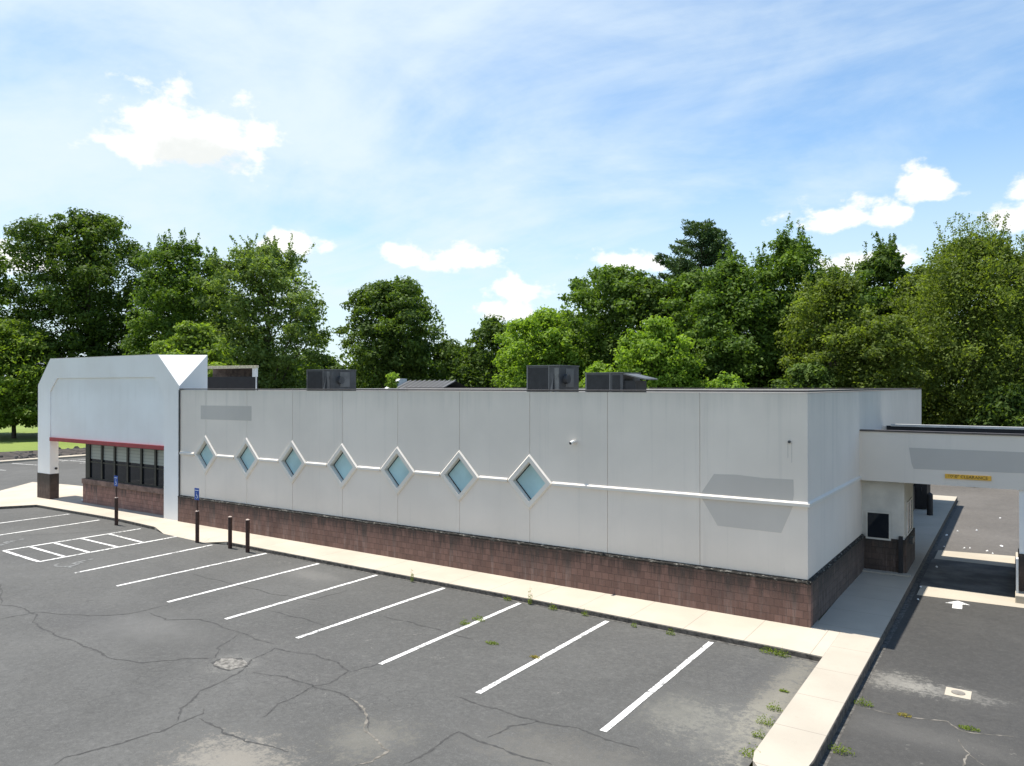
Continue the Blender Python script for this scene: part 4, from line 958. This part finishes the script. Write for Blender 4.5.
obj('vent', MB().box(-43.2,-42.9,31.2,31.6,5.6,6.45), M['hvac'], G)

# ------------------------------------------------------------------ weeds
WID = []
ORD = ['first','second','third','fourth','fifth','sixth','seventh','eighth','ninth','tenth','eleventh','twelfth','thirteenth','fourteenth','fifteenth','sixteenth','seventeenth']
WE = [(-.5,-2.12,.30,0),(-.2,-2.16,.26,0),(.45,-5.9,.24,0),(.60,-7.25,.30,0),(.42,-5.2,.20,0),(-3.9,-2.1,.12,0),(-6.4,-1.95,.20,0),(-7.2,-1.86,.26,1),(-7.95,-1.9,.18,0),(-7.55,-3.87,.26,0),(-6.2,-5.15,.24,2),(-4.85,-5.37,.18,2),
      (-11.6,-1.86,.20,1),(-7.62,-4.35,.22,0),(-2.9,-2.14,.16,0),(-5.4,-1.95,.14,0),(.35,-4.2,.14,2),(.5,-6.5,.18,0),
      (1.76,-3.78,.24,0),(2.49,-3.88,.17,2),(3.54,-3.85,.24,2),(1.78,-6.1,.28,0)]
for i, (x,y,s,k) in enumerate(WE):
    g_ = np.random.default_rng(i+900); s *= .8; n = int(190*s/.2); z = DZ if x > 1.6 else GZ
    a = g_.uniform(0,6.28,n); q = g_.uniform(0,1,n)**.6*s
    hgt = (.30 if k == 1 else (.03 if k == 2 else .09))
    C_ = np.stack([q*np.cos(a)*(.35 if k == 1 else .95), q*np.sin(a)*(.25 if k == 1 else .45), np.abs(g_.normal(size=n))*hgt*(1-q/s*.6)+.01], 1)
    o = leaves_mesh('weed', C_, g_.normal(size=(n,3))+[0,0,.6], g_.uniform(.010,.026,n), g_.uniform(0,1,n), LEAF['weed_dry' if k == 2 and i % 2 else 'weed'], None, .4)
    o.location = (x,y,z+.002)
    WID.append((o,x,y)); o.location = (x,y,z+.002)
    if y > -2.3 and x < .1: tag(o, 'green weed growing at the foot of the front kerb', 'weed', 'weeds along the front kerb')
    elif x > 1.6: tag(o, 'low weed sprouting in the drive lane right of the pale walk', 'weed', 'weeds in the drive lane')
    elif x > .1: tag(o, 'green weed in the grit along the left edge of the projecting walk', 'weed', 'weeds along the projecting walk')
    else: tag(o, 'flat yellow green weed growing through the parking lot asphalt', 'weed', 'weeds in the parking lot')

byg = {}
for o, x, y in WID: byg.setdefault(o['group'], []).append((o, x, y))
for gname, L in byg.items():
    if 'front' in gname: L.sort(key=lambda q: -q[1]); T_ = 'green weed at the foot of the front kerb, %s from the right'
    elif 'projecting' in gname: L.sort(key=lambda q: q[2]); T_ = 'green weed in grit at the left edge of the projecting walk, %s from its tip'
    elif 'drive' in gname: L.sort(key=lambda q: q[1]); T_ = 'low weed in the cracked drive lane, %s from the pale walk'
    else: L.sort(key=lambda q: -q[1]); T_ = 'yellow green weed growing through the parking lot asphalt, %s from the right'
    for i, (o, x, y) in enumerate(L): o['label'] = T_ % ORD[i]
for i, o in enumerate(sorted([o for o in D.objects if o.name.startswith('paper_scrap')], key=lambda o: o.location.y)):
    o['label'] = 'white litter scrap in the drive through lane, %s counting away from the camera' % ORD[i]
